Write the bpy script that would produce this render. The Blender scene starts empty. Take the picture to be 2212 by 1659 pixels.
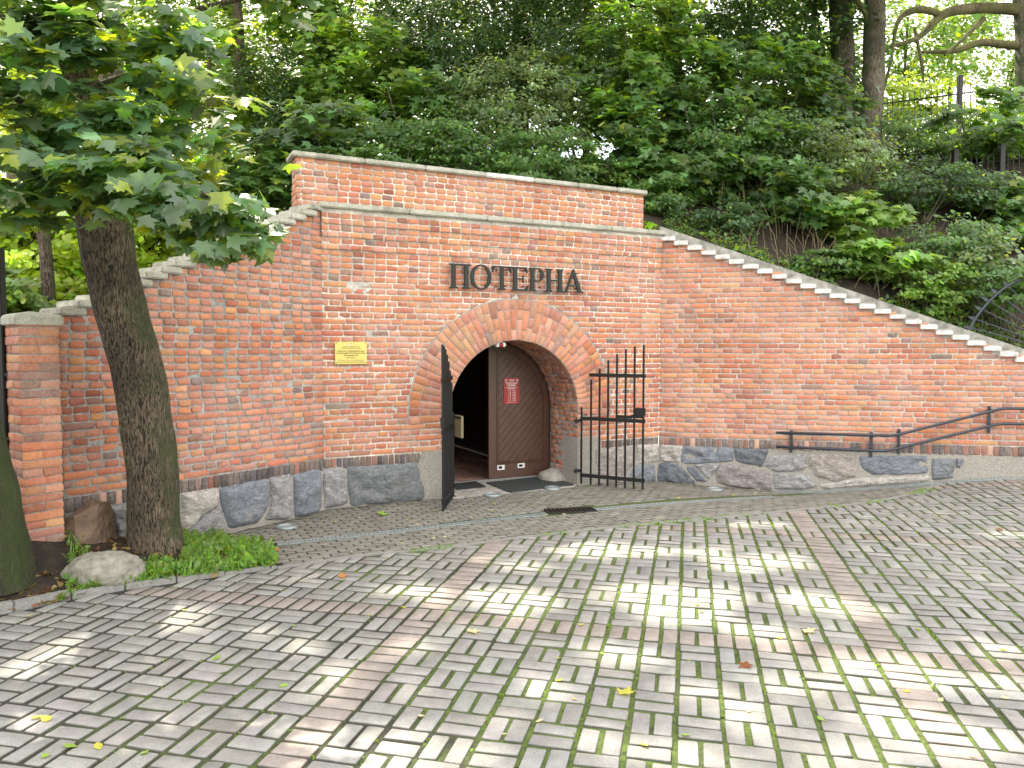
import bpy, bmesh, math, random
import numpy as np
from mathutils import Vector, Matrix, noise
random.seed(7); RS = np.random.RandomState(11)
scn = bpy.context.scene; COL = scn.collection
R = math.radians
# ------------------------------------------------------------------ camera
CAM_H = 2.15; PITCH = math.atan(78/1600)
cam = bpy.data.objects.new('camera', bpy.data.cameras.new('camera')); COL.objects.link(cam)
cam.location = (0, 0, CAM_H); cam.rotation_euler = (math.pi/2-PITCH, 0, 0)
cam.data.sensor_width = 36; cam.data.lens = 36*1600/2212; cam.data.clip_end = 500; cam.data.clip_start = .05
scn.camera = cam
# ------------------------------------------------------------------ light
SUN_EL = R(54); SUN_AZ = (-.45, .893)            # horizontal direction towards the sun
SUN_V = np.array([SUN_AZ[0]*math.cos(SUN_EL), SUN_AZ[1]*math.cos(SUN_EL), math.sin(SUN_EL)])
w = bpy.data.worlds.new('World'); scn.world = w; w.use_nodes = True
nt = w.node_tree; nt.nodes.clear()
def N(nt, t, **k):
    n = nt.nodes.new(t)
    for a, v in k.items(): setattr(n, a, v)
    return n
out = N(nt, 'ShaderNodeOutputWorld'); bg = N(nt, 'ShaderNodeBackground'); bg.inputs[1].default_value = .15
sky = N(nt, 'ShaderNodeTexSky', sky_type='NISHITA', sun_disc=False, sun_elevation=SUN_EL, sun_rotation=math.atan2(*SUN_AZ), air_density=1, dust_density=2.0, ozone_density=1)
tc = N(nt, 'ShaderNodeTexCoord'); cn = N(nt, 'ShaderNodeTexNoise'); cn.inputs['Scale'].default_value = 2.2; cn.inputs['Detail'].default_value = 6
cr = N(nt, 'ShaderNodeValToRGB'); cr.color_ramp.elements[0].position = .40; cr.color_ramp.elements[1].position = .56
cr.color_ramp.elements[0].color = (.35,.35,.35,1)
mx = N(nt, 'ShaderNodeMix', data_type='RGBA'); mx.inputs['B'].default_value = (7.7, 7.25, 6.7, 1)   # bright thin cloud
L = nt.links.new
L(tc.outputs['Generated'], cn.inputs['Vector']); L(cn.outputs[0], cr.inputs[0]); L(cr.outputs[0], mx.inputs['Factor'])
L(sky.outputs[0], mx.inputs['A']); L(mx.outputs['Result'], bg.inputs[0]); L(bg.outputs[0], out.inputs[0])
sun = bpy.data.objects.new('sun', bpy.data.lights.new('sun', 'SUN')); COL.objects.link(sun)
sun.data.energy = 3.6; sun.data.angle = R(.8); sun.data.color = (1, .92, .74)
sun.rotation_euler = Vector(SUN_V).to_track_quat('Z', 'Y').to_euler(); sun.location = (0, 0, 30)
scn.view_settings.view_transform = 'Standard'; scn.view_settings.look = 'None'
scn.view_settings.exposure = 1.8; scn.view_settings.gamma = 1
# ------------------------------------------------------------------ helpers
def ray(x, y):
    dx = (x-1106)/1600; du = (829.5-y)/1600
    return np.array([dx, math.cos(PITCH)+du*math.sin(PITCH), -math.sin(PITCH)+du*math.cos(PITCH)])
def hz(x, y, z=0.):
    d = ray(x, y); t = (z-CAM_H)/d[2]; return np.array([d[0]*t, d[1]*t])
def at(x, y, Y):
    d = ray(x, y); t = Y/d[1]; return np.array([d[0]*t, Y, CAM_H+d[2]*t])
class Frame:
    """vertical wall plane: u along, v up, o out towards the court"""
    def __init__(s, P, Q, z0=0.):
        s.P = np.array(P, float); s.Q = np.array(Q, float); s.L = np.linalg.norm(s.Q-s.P); s.w = (s.Q-s.P)/s.L
        s.n = np.array([s.w[1], -s.w[0]]); s.z0 = z0
    def pt(s, u, v, o=0.):
        q = s.P+s.w*u+s.n*o; return (q[0], q[1], s.z0+v)
    def pts(s, U, V, O):
        q = s.P+np.multiply.outer(U, s.w)+np.multiply.outer(O, s.n)
        return np.stack([q[..., 0], q[..., 1], s.z0+V], -1)
    def px(s, x, y, o=0.):
        d = ray(x, y); a = s.P+s.n*o; t = (a@s.n)/(d[:2]@s.n); X = d*t
        return float((X[:2]-s.P)@s.w), float(X[2]+CAM_H-s.z0)
    @property
    def n3(s): return np.array([s.n[0], s.n[1], 0.])
def tag(o, label=None, cat=None, group=None, kind=None):
    if label: o['label'] = label
    if cat: o['category'] = cat
    if group: o['group'] = group
    if kind: o['kind'] = kind
    return o
def empty(name, loc=(0, 0, 0), **k):
    o = bpy.data.objects.new(name, None); COL.objects.link(o); o.location = loc; o.empty_display_size = .2
    return tag(o, **k)
def link(name, me, mat, parent=None, **k):
    o = bpy.data.objects.new(name, me); COL.objects.link(o)
    if mat: me.materials.clear(); me.materials.append(mat)
    if parent is not None:
        o.parent = parent; o.matrix_parent_inverse = Matrix.Translation(-Vector(parent.location))@Matrix.Identity(4) if True else None
    return tag(o, **k)
def mesh(name, V, Fc, mat, parent=None, smooth=False, col=None, **k):
    me = bpy.data.meshes.new(name); me.from_pydata([tuple(map(float, v)) for v in V], [], [tuple(f) for f in Fc]); me.update()
    if smooth: me.polygons.foreach_set('use_smooth', [True]*len(me.polygons))
    if col is not None:
        a = me.color_attributes.new('col', 'FLOAT_COLOR', 'POINT'); c = np.ones((len(V), 4), np.float32); c[:, :3] = col; a.data.foreach_set('color', c.ravel())
    return link(name, me, mat, parent, **k)
def npmesh(name, V, loops, counts, mat, parent=None, col=None, smooth=None, **k):
    me = bpy.data.meshes.new(name); n = len(V)
    me.vertices.add(n); me.vertices.foreach_set('co', np.ascontiguousarray(V, np.float32).ravel())
    me.loops.add(len(loops)); me.loops.foreach_set('vertex_index', np.ascontiguousarray(loops, np.int32))
    me.polygons.add(len(counts)); st = np.concatenate([[0], np.cumsum(counts)[:-1]]).astype(np.int32)
    me.polygons.foreach_set('loop_start', st)
    if smooth is not None: me.polygons.foreach_set('use_smooth', np.full(len(counts), smooth))
    me.update(calc_edges=True)
    if col is not None:
        a = me.color_attributes.new('col', 'FLOAT_COLOR', 'POINT'); c = np.ones((n, 4), np.float32); c[:, :3] = col; a.data.foreach_set('color', c.ravel())
    me.validate()
    return link(name, me, mat, parent, **k)
def slabs(name, Q, nrm, colr, mat, parent=None, bev=.004, cut=.008, dep=.014, jit=.002, tilt=.0015, side=None, smix=.5, **k):
    """many small rough-edged blocks (bricks, pavers) as one mesh. Q (N,4,3), e1 = p0->p1"""
    Q = np.asarray(Q, float); n = len(Q); nrm = np.broadcast_to(np.asarray(nrm, float), (n, 3)); colr = np.asarray(colr)
    L1 = (np.linalg.norm(Q[:, 1]-Q[:, 0], axis=1)+np.linalg.norm(Q[:, 2]-Q[:, 3], axis=1))/2+1e-6
    L2 = (np.linalg.norm(Q[:, 3]-Q[:, 0], axis=1)+np.linalg.norm(Q[:, 2]-Q[:, 1], axis=1))/2+1e-6
    a = np.minimum(2*cut/L1, .6)[:, None]; b = np.minimum(2*cut/L2, .6)[:, None]; o = np.ones((n, 1)); z = np.zeros((n, 1))
    S = np.concatenate([-o+a, z, o-a, o, o, o-a, z, -o+a, -o, -o], 1); T = np.concatenate([-o, -o, -o, -o+b, o-b, o, o, o, o-b, -o+b], 1)
    J1 = RS.normal(0, 1, (n, 10))*jit; J2 = RS.normal(0, 1, (n, 10))*jit
    S = S+J1/L1[:, None]*2; T = T+J2/L2[:, None]*2
    def bil(S, T):
        return ((1-S)*(1-T))[..., None]/4*Q[:, None, 0]+((1+S)*(1-T))[..., None]/4*Q[:, None, 1]+((1+S)*(1+T))[..., None]/4*Q[:, None, 2]+((1-S)*(1+T))[..., None]/4*Q[:, None, 3]
    s1 = np.clip(1-2*bev/L1, .2, 1)[:, None]; s2 = np.clip(1-2*bev/L2, .2, 1)[:, None]
    tl = RS.normal(0, 1, (n, 1, 2))*tilt; base = RS.normal(0, 1, (n, 1))*tilt
    hgt = base+tl[..., 0]*S+tl[..., 1]*T
    A = bil(S, T); back = A-nrm[:, None]*dep; outer = A+nrm[:, None]*(hgt-bev)[..., None]; front = bil(S*s1, T*s2)+nrm[:, None]*hgt[..., None]
    V = np.concatenate([back, outer, front], 1).reshape(-1, 3)
    i = np.arange(10); j = (i+1) % 10
    q = np.concatenate([np.stack([i, j, j+10, i+10], 1), np.stack([i+10, j+10, j+20, i+20], 1)]).ravel()
    loc = np.concatenate([q, np.arange(20, 30)]); loops = (loc[None]+30*np.arange(n)[:, None]).ravel()
    cnt = np.tile(np.array([4]*20+[10]), n)
    cc = np.repeat(colr[:, None], 30, 1).astype(float)
    if side is not None: cc[:, :10] = side; cc[:, 10:20] = cc[:, 10:20]*(1-smix)+np.array(side)*smix
    return npmesh(name, V, loops, cnt, mat, parent, col=cc.reshape(-1, 3), **k)
def prism(name, poly, fr, o0, o1, mat, parent=None, bev=0., col=None, **k):
    bm = bmesh.new(); a = [bm.verts.new(fr.pt(u, v, o1)) for u, v in poly]; b = [bm.verts.new(fr.pt(u, v, o0)) for u, v in poly]
    bm.faces.new(a); bm.faces.new(b[::-1])
    for i in range(len(a)): j = (i+1) % len(a); bm.faces.new((a[i], b[i], b[j], a[j]))
    bmesh.ops.recalc_face_normals(bm, faces=bm.faces)
    if bev: bmesh.ops.bevel(bm, geom=list(bm.edges), offset=bev, segments=2, affect='EDGES', clamp_overlap=True)
    me = bpy.data.meshes.new(name); bm.to_mesh(me); bm.free()
    if col is not None:
        at_ = me.color_attributes.new('col', 'FLOAT_COLOR', 'POINT'); c = np.ones((len(me.vertices), 4), np.float32); c[:, :3] = col; at_.data.foreach_set('color', c.ravel())
    return link(name, me, mat, parent, **k)
class MB:
    """collects boxes / bars / tubes into one mesh"""
    def __init__(s): s.V = []; s.F = []
    def add(s, V, F): n = len(s.V); s.V += [tuple(map(float, v)) for v in V]; s.F += [tuple(i+n for i in f) for f in F]; return s
    def box(s, c, sx, sy, sz, ax=(1, 0, 0), ay=(0, 1, 0)):
        c, ax, ay = map(lambda q: np.array(q, float), (c, ax, ay)); az = np.cross(ax, ay)
        V = [c+ax*sx/2*i+ay*sy/2*j+az*sz/2*k for k in (-1, 1) for j in (-1, 1) for i in (-1, 1)]
        return s.add(V, [(0, 2, 3, 1), (4, 5, 7, 6), (0, 1, 5, 4), (2, 6, 7, 3), (0, 4, 6, 2), (1, 3, 7, 5)])
    def tube(s, pts, rad, seg=10, cap=True, nz=0., sc=2.):
        pts = [np.array(q, float) for q in pts]; rad = rad if hasattr(rad, '__len__') else [rad]*len(pts); n0 = len(s.V); up = np.array([0, 0, 1.])
        t0 = pts[1]-pts[0]; x = np.cross(t0, up)
        if np.linalg.norm(x) < 1e-4*np.linalg.norm(t0)+1e-9: x = np.array([1., 0, 0])
        x /= np.linalg.norm(x); V = []
        for i, q in enumerate(pts):
            t = pts[min(i+1, len(pts)-1)]-pts[max(i-1, 0)]; t /= np.linalg.norm(t)+1e-12; x = x-t*(x@t); x /= np.linalg.norm(x)+1e-12; y = np.cross(t, x)
            for a in range(seg):
                th = 2*math.pi*a/seg; d = x*math.cos(th)+y*math.sin(th); r = rad[i]
                if nz and seg > 30: r *= 1+.035*noise.noise(Vector((math.cos(th)*9, math.sin(th)*9, q[2]*2.2)))+.02*noise.noise(Vector((math.cos(th)*22, math.sin(th)*22, q[2]*5)))
                if nz: r *= 1+nz*noise.noise(Vector(q*sc+d*1.3))+nz*.5*noise.noise(Vector((th*3.1, q[2]*.8, q[0])))
                V.append(q+d*r)
        Fc = [(i*seg+a, i*seg+(a+1) % seg, (i+1)*seg+(a+1) % seg, (i+1)*seg+a) for i in range(len(pts)-1) for a in range(seg)]
        if cap: Fc += [tuple(range(seg))[::-1], tuple(range((len(pts)-1)*seg, len(pts)*seg))]
        return s.add(V, Fc)
    def build(s, name, mat, parent=None, smooth=False, bevel=0., **k):
        o = mesh(name, s.V, s.F, mat, parent, smooth, **k)
        if bevel:
            bm = bmesh.new(); bm.from_mesh(o.data); bmesh.ops.bevel(bm, geom=list(bm.edges), offset=bevel, segments=2, affect='EDGES', clamp_overlap=True); bm.to_mesh(o.data); bm.free()
        return o
def curve_pts(P, n):
    P = np.array(P, float); t = np.linspace(0, len(P)-1, n); o = []
    for q in t:
        i = min(int(q), len(P)-2); f = q-i; p0 = P[max(i-1, 0)]; p1 = P[i]; p2 = P[i+1]; p3 = P[min(i+2, len(P)-1)]
        o.append(.5*((2*p1)+(-p0+p2)*f+(2*p0-5*p1+4*p2-p3)*f*f+(-p0+3*p1-3*p2+p3)*f**3))
    return o
# ------------------------------------------------------------------ materials
def newmat(name):
    m = bpy.data.materials.new(name); m.use_nodes = True; nt = m.node_tree; b = nt.nodes['Principled BSDF']; return m, nt, b
def noise_n(nt, scale, detail=5, rough=.6, coord='Object', vec=None, dist=0.):
    n = N(nt, 'ShaderNodeTexNoise'); n.inputs['Scale'].default_value = scale; n.inputs['Detail'].default_value = detail; n.inputs['Roughness'].default_value = rough; n.inputs['Distortion'].default_value = dist
    if vec is None:
        t = N(nt, 'ShaderNodeTexCoord'); vec = t.outputs[coord]
    nt.links.new(vec, n.inputs['Vector']); return n.outputs[0]
def ramp(nt, fac, stops):
    r = N(nt, 'ShaderNodeValToRGB'); e = r.color_ramp.elements
    while len(e) < len(stops): e.new(.5)
    for i, (p, c) in enumerate(stops): e[i].position = p; e[i].color = (*(c if hasattr(c, '__len__') else (c,)*3), 1)
    nt.links.new(fac, r.inputs[0]); return r.outputs[0]
def mixc(nt, fac, a, b, mode='MIX'):
    m = N(nt, 'ShaderNodeMix', data_type='RGBA', blend_type=mode)
    for k, v in (('Factor', fac), ('A', a), ('B', b)):
        if isinstance(v, (int, float)): m.inputs[k].default_value = v
        elif isinstance(v, tuple): m.inputs[k].default_value = (*v, 1)
        else: nt.links.new(v, m.inputs[k])
    return m.outputs['Result']
def bump(nt, b, h, s=.4, d=.01):
    n = N(nt, 'ShaderNodeBump'); n.inputs['Strength'].default_value = s; n.inputs['Distance'].default_value = d; nt.links.new(h, n.inputs['Height']); nt.links.new(n.outputs[0], b.inputs['Normal'])
def attr(nt, name='col'):
    a = N(nt, 'ShaderNodeAttribute', attribute_name=name); return a.outputs['Color']
def simple(name, c, rough=.6, metal=0., nscale=30, namt=.25, bs=.15, bd=.003):
    m, nt, b = newmat(name); nn = noise_n(nt, nscale)
    nt.links.new(mixc(nt, 1., ramp(nt, nn, [(.3, 1-namt), (.7, 1+namt*.4)]), c, 'MULTIPLY'), b.inputs['Base Color'])
    b.inputs['Roughness'].default_value = rough; b.inputs['Metallic'].default_value = metal; bump(nt, b, nn, bs, bd); return m
def attr_mat(name, haze, hamt, dirt=(.05, .045, .04), rough=.85, bscale=60, bs=.5, bd=.004, dirtpos=(.62, .8), hz_pos=(.45, .75)):
    m, nt, b = newmat(name); c = attr(nt)
    f = noise_n(nt, 45, 6, .7); c = mixc(nt, 1., c, ramp(nt, f, [(.25, .62), (.55, 1.), (.8, 1.28)]), 'MULTIPLY')
    h1 = noise_n(nt, 1.1, 5, .65); h2 = noise_n(nt, 28, 5, .75)
    hf = mixc(nt, 1., ramp(nt, h1, [(hz_pos[0]-.1, 0.), (hz_pos[1], 1.)]), ramp(nt, h2, [(.38, .2), (.62, 1.)]), 'MULTIPLY')
    hf = mixc(nt, 1., hf, (hamt,)*3, 'MULTIPLY'); c = mixc(nt, hf, c, haze)
    d1 = noise_n(nt, 2.3, 7, .7); c = mixc(nt, ramp(nt, d1, [(dirtpos[0], 0.), (dirtpos[1], .6)]), c, dirt)
    t = N(nt, 'ShaderNodeTexCoord'); mp = N(nt, 'ShaderNodeMapping'); mp.inputs['Scale'].default_value = (1, 1, .12); nt.links.new(t.outputs['Object'], mp.inputs[0])
    c = mixc(nt, ramp(nt, noise_n(nt, 3.4, 5, .7, vec=mp.outputs[0]), [(.56, 0.), (.70, .32)]), c, (.16, .11, .09))
    nt.links.new(c, b.inputs['Base Color']); b.inputs['Roughness'].default_value = rough
    b.inputs['Specular IOR Level'].default_value = .25
    bump(nt, b, noise_n(nt, bscale, 6, .7), bs, bd); return m
M = {}
M['brick'] = attr_mat('old_brick', (.64, .48, .40), .55)
def mortar_mat(name, a, b_, c_):
    m, nt, b = newmat(name); f = noise_n(nt, 1.6, 6, .7); g = noise_n(nt, 25, 5, .7)
    c = mixc(nt, ramp(nt, f, [(.42, 0.), (.58, 1.)]), a, b_); c = mixc(nt, ramp(nt, g, [(.35, .7), (.6, 0.)]), c, c_)
    nt.links.new(c, b.inputs['Base Color']); b.inputs['Roughness'].default_value = .95; bump(nt, b, noise_n(nt, 80), .6, .004); return m
M['mortar'] = mortar_mat('lime_mortar', (.78, .74, .66), (.46, .44, .41), (.28, .27, .25))
M['mortar_mid'] = mortar_mat('aged_mortar', (.60, .57, .52), (.36, .35, .33), (.24, .23, .22))
M['mortar_grey'] = mortar_mat('cement_mortar', (.44, .44, .42), (.28, .28, .27), (.17, .17, .16))
M['mortar_ring'] = mortar_mat('ring_mortar', (.40, .38, .35), (.30, .29, .28), (.22, .21, .2))
def granite():
    m, nt, b = newmat('granite'); c = attr(nt); t = N(nt, 'ShaderNodeTexCoord')
    mp = N(nt, 'ShaderNodeMapping'); mp.inputs['Scale'].default_value = (1, 1, 2.2); mp.inputs['Rotation'].default_value = (.3, .6, 0); nt.links.new(t.outputs['Object'], mp.inputs[0])
    v = noise_n(nt, 14, 8, .75, vec=mp.outputs[0], dist=.6); s = noise_n(nt, 110, 3, .6); l = noise_n(nt, 3.2, 5, .6)
    c = mixc(nt, 1., c, ramp(nt, v, [(.3, .5), (.5, 1.05), (.72, 1.9)]), 'MULTIPLY'); c = mixc(nt, 1., c, ramp(nt, s, [(.35, .65), (.65, 1.4)]), 'MULTIPLY')
    c = mixc(nt, ramp(nt, l, [(.55, 0.), (.75, .35)]), c, (.34, .29, .26))
    nt.links.new(c, b.inputs['Base Color']); b.inputs['Roughness'].default_value = .75; bump(nt, b, v, .9, .03); return m
M['granite'] = granite()
M['render'] = simple('pebbled_render', (.40, .38, .34), .95, nscale=70, namt=.6, bs=1., bd=.012)
def coping():
    m, nt, b = newmat('weathered_concrete'); a = noise_n(nt, 5, 7, .75); g = noise_n(nt, 60, 5, .7); l = noise_n(nt, 1.3, 3)
    c = mixc(nt, ramp(nt, a, [(.40, 0.), (.66, .85)]), (.50, .49, .43), (.20, .20, .15)); c = mixc(nt, ramp(nt, l, [(.45, 0.), (.7, .5)]), c, (.55, .55, .50))
    c = mixc(nt, 1., c, ramp(nt, g, [(.3, .7), (.7, 1.15)]), 'MULTIPLY'); nt.links.new(c, b.inputs['Base Color']); b.inputs['Roughness'].default_value = .9; bump(nt, b, g, .5, .004); return m
M['coping'] = coping()
M['ledge'] = simple('stained_concrete', (.33, .325, .295), .95, nscale=6, namt=.6, bs=.5, bd=.01)
M['coping_new'] = simple('pale_concrete', (.70, .70, .67), .9, nscale=9, namt=.45)
def paver_mat():
    m, nt, b = newmat('concrete_paver'); c = attr(nt); g = noise_n(nt, 130, 4, .7); f = noise_n(nt, 9, 6, .7)
    c = mixc(nt, 1., c, ramp(nt, g, [(.3, .72), (.7, 1.2)]), 'MULTIPLY'); c = mixc(nt, 1., c, ramp(nt, f, [(.3, .78), (.7, 1.12)]), 'MULTIPLY')
    c = mixc(nt, ramp(nt, noise_n(nt, .9, 6, .7), [(.5, 0.), (.7, .35)]), c, (.17, .155, .13)); ms = noise_n(nt, 3.1, 7, .75); c = mixc(nt, ramp(nt, ms, [(.60, 0.), (.78, .45)]), c, (.10, .12, .04))
    nt.links.new(c, b.inputs['Base Color']); b.inputs['Roughness'].default_value = .9; b.inputs['Specular IOR Level'].default_value = .2; bump(nt, b, g, .5, .003); return m
M['paver'] = paver_mat()
def joint_mat():
    m, nt, b = newmat('mossy_joint_soil'); a = noise_n(nt, .8, 5, .6); g = noise_n(nt, 35, 5, .7)
    t = N(nt, 'ShaderNodeTexCoord'); sx = N(nt, 'ShaderNodeSeparateXYZ'); nt.links.new(t.outputs['Object'], sx.inputs[0])
    mr = N(nt, 'ShaderNodeMapRange'); mr.inputs[1].default_value = -3.5; mr.inputs[2].default_value = 1.5; mr.inputs[3].default_value = -.22; mr.inputs[4].default_value = .12
    nt.links.new(sx.outputs[0], mr.inputs[0]); ad = N(nt, 'ShaderNodeMath', operation='ADD'); nt.links.new(a, ad.inputs[0]); nt.links.new(mr.outputs[0], ad.inputs[1])
    c = mixc(nt, ramp(nt, ad.outputs[0], [(.38, 0.), (.52, 1.)]), (.035, .035, .025), (.085, .13, .022)); c = mixc(nt, ramp(nt, g, [(.35, .75), (.55, 0.)]), c, (.022, .022, .015))
    nt.links.new(c, b.inputs['Base Color']); b.inputs['Roughness'].default_value = 1.; bump(nt, b, g, 1., .015); return m
M['joint'] = joint_mat()
def soil_mat():
    m, nt, b = newmat('leaf_litter_soil'); a = noise_n(nt, 7, 7, .7); g = noise_n(nt, 50, 5, .7)
    c = mixc(nt, ramp(nt, a, [(.45, 0.), (.65, 1.)]), (.028, .022, .017), (.07, .045, .025)); c = mixc(nt, 1., c, ramp(nt, g, [(.3, .4), (.7, 1.5)]), 'MULTIPLY')
    nt.links.new(c, b.inputs['Base Color']); b.inputs['Roughness'].default_value = 1.; bump(nt, b, g, 1., .03); return m
M['soil'] = soil_mat()
def bark_mat(name, dark, light, moss, mossf):
    m, nt, b = newmat(name); t = N(nt, 'ShaderNodeTexCoord'); mp = N(nt, 'ShaderNodeMapping'); mp.inputs['Scale'].default_value = (1, 1, .16); nt.links.new(t.outputs['Object'], mp.inputs[0])
    v = noise_n(nt, 75, 5, .6, vec=mp.outputs[0], dist=1.0); l = noise_n(nt, 2.4, 5, .7); s = noise_n(nt, 90, 3)
    c = mixc(nt, ramp(nt, v, [(.42, 0.), (.56, 1.)]), dark, light); c = mixc(nt, 1., c, ramp(nt, noise_n(nt, 2.0, 4, .6), [(.35, .55), (.65, 1.5)]), 'MULTIPLY')
    g = N(nt, 'ShaderNodeNewGeometry'); sp = N(nt, 'ShaderNodeSeparateXYZ'); nt.links.new(g.outputs['Normal'], sp.inputs[0])
    ab = N(nt, 'ShaderNodeMath', operation='ABSOLUTE'); nt.links.new(sp.outputs[0], ab.inputs[0])
    ad = N(nt, 'ShaderNodeMath', operation='MULTIPLY_ADD'); nt.links.new(ab.outputs[0], ad.inputs[0]); ad.inputs[1].default_value = .30; nt.links.new(l, ad.inputs[2])
    c = mixc(nt, ramp(nt, ad.outputs[0], [(.68-mossf*.2, 0.), (.86-mossf*.2, .8)]), c, moss)
    c = mixc(nt, ramp(nt, s, [(.68, 0.), (.74, .7)]), c, (.33, .35, .30))
    nt.links.new(c, b.inputs['Base Color']); b.inputs['Roughness'].default_value = .95; bump(nt, b, v, 1., .05); return m
M['bark'] = bark_mat('maple_bark', (.012, .010, .007), (.17, .13, .09), (.05, .07, .020), .02)
M['bark_moss'] = bark_mat('mossy_bark', (.012, .011, .008), (.09, .075, .05), (.045, .07, .014), .33)
M['bark_far'] = bark_mat('grey_bark', (.05, .04, .03), (.20, .17, .13), (.05, .08, .02), .2)
def leaf_mat(name, trans=.45, gloss=.4, spec=.5):
    m, nt, b = newmat(name); c = attr(nt); b.inputs['Roughness'].default_value = gloss; b.inputs['Specular IOR Level'].default_value = spec
    nt.links.new(c, b.inputs['Base Color']); t = N(nt, 'ShaderNodeBsdfTranslucent'); nt.links.new(mixc(nt, 1., c, (3.0, 2.7, .5), 'MULTIPLY'), t.inputs[0])
    ms = N(nt, 'ShaderNodeMixShader'); ms.inputs[0].default_value = trans; nt.links.new(b.outputs[0], ms.inputs[1]); nt.links.new(t.outputs[0], ms.inputs[2])
    nt.links.new(ms.outputs[0], nt.nodes['Material Output'].inputs[0]); return m
M['leaf'] = leaf_mat('leaf'); M['leaf_near'] = leaf_mat('near_leaf', .5, .34, .8); M['litter'] = leaf_mat('dry_leaf', .2, .7, .2)
M['black'] = simple('black_painted_iron', (.005, .006, .006), .5, 0., 40, .3)
M['blackwood'] = simple('dark_steel', (.02, .022, .02), .6)
M['rail'] = simple('grey_painted_pipe', (.035, .045, .06), .35, 0., 20, .2)
M['letter'] = simple('dark_green_letter_metal', (.006, .011, .010), .6)
M['door'] = simple('brown_painted_wood', (.085, .042, .028), .42, 0., 8, .25)
M['white'] = simple('white_plastic', (.75, .75, .73), .4)
M['yellow'] = simple('brass_yellow_plate', (.68, .58, .16), .4, 0., 6, .08)
M['ink'] = simple('brown_ink', (.12, .09, .02), .6)
M['red'] = simple('red_board', (.33, .015, .018), .4, 0., 8, .15)
M['whiteink'] = simple('white_ink', (.8, .74, .72), .6)
M['rubber'] = simple('rubber_mat', (.035, .045, .045), .7, 0., 12, .25)
M['steel'] = simple('galvanised_steel', (.36, .42, .43), .45, .5, 30, .3)
M['iron'] = simple('cast_iron', (.02, .018, .018), .6)
M['dark'] = simple('dark_slot', (.006, .006, .006), .9)
M['stone'] = simple('boulder_stone', (.27, .26, .22), .85, 0., 14, .5, .8, .02)
M['stone_brown'] = simple('brown_stone', (.17, .115, .08), .85, 0., 9, .5, .8, .03)
M['kerb'] = simple('kerb_concrete', (.25, .25, .24), .9, 0., 40, .35, .6, .005)
M['glass'] = simple('lamp_glass', (.30, .33, .33), .15)
M['inner'] = simple('unlit_passage_brick', (.05, .028, .02), .95, 0., 20, .5)  # brick colour darkened to stand in for the shade of the passage
M['cream'] = simple('cream_metal_panel', (.20, .18, .10), .6)
# ------------------------------------------------------------------ the court: walls in plan, heights of the ground
A = (-4.536, 7.441); B = (-2.584, 10.122); C = (2.5126, 12.6227); D = (7.891, 11.355)
FC = Frame(B, C); FL = Frame(A, B); dr = (np.array(D)-np.array(C)); E_ = tuple(np.array(C)+dr*1.55); FR = Frame(C, E_)
CH = .084                                         # one brick course
UC = 2.955; ZC = 1.16; RI = 1.11; RO = 1.735       # arch
def P2(fr, u, o=0): q = fr.pt(u, 0, o); return q[0], q[1]
ctl = []
for X, Y, z in [(-7, 0, 0), (0, 0, 0), (7, 0, 0), (12, 0, 0), (-4.1, 5.86, 0), (-3.7, 6.4, 0), (-2.3, 7.1, 0), (-1.5, 7.6, 0), (-.7, 7.9, 0), (0, 8.2, 0), (1.07, 8.7, 0), (2.3, 9.1, 0), (4.0, 9.8, .0), (6.1, 10.6, .03), (-2, 3, 0), (2, 3, 0), (6, 4, 0), (3, 6, 0), (-1, 5.5, 0), (7, 8, .02), (11, 6, .02), (-7, 4.5, 0), (11, 10.0, .12), (-9, 3, 0)]: ctl.append((X, Y, z))
for fr, l in ((FL, [(1.25, -.02), (1.88, -.11), (2.6, -.11)]), (FC, [(0, -.08), (1.5, -.07), (2.9, -.07), (4.1, -.07), (5.0, -.09), (5.67, -.13)]), (FR, [(.9, -.19), (1.86, -.22), (2.45, -.21), (3.4, -.10), (4.3, .02), (5.2, .14), (6.5, .16), (8.4, .18)])):
    for u, z in l: ctl.append((*P2(fr, u), z))
class RBF:
    def __init__(s, c):
        c = np.array(c); s.p = c[:, :2]; n = len(c); K = np.linalg.norm(s.p[:, None]-s.p[None], axis=2); Pm = np.concatenate([np.ones((n, 1)), s.p], 1)
        Am = np.block([[K+np.eye(n)*1e-6, Pm], [Pm.T, np.zeros((3, 3))]]); sol = np.linalg.solve(Am, np.concatenate([c[:, 2], np.zeros(3)])); s.w = sol[:n]; s.a = sol[n:]
    def __call__(s, X, Y):
        X = np.asarray(X, float); Y = np.asarray(Y, float); sh = X.shape; q = np.stack([X.ravel(), Y.ravel()], 1)
        K = np.linalg.norm(q[:, None]-s.p[None], axis=2); return (K@s.w+s.a[0]+q@s.a[1:]).reshape(sh)
G = RBF(ctl)
def ground_px(x, y, f=None):
    f = f or G; z = 0.
    for _ in range(8): q = hz(x, y, z); z = float(f(q[0], q[1]))
    return q[0], q[1], z
def inside(X, Y, poly):
    X = np.asarray(X); Y = np.asarray(Y); r = np.zeros(X.shape, bool); n = len(poly)
    for i in range(n):
        x1, y1 = poly[i][:2]; x2, y2 = poly[(i+1) % n][:2]
        c = ((y1 > Y) != (y2 > Y)) & (X < (x2-x1)*(Y-y1)/(y2-y1+1e-12)+x1); r ^= c
    return r
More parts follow.
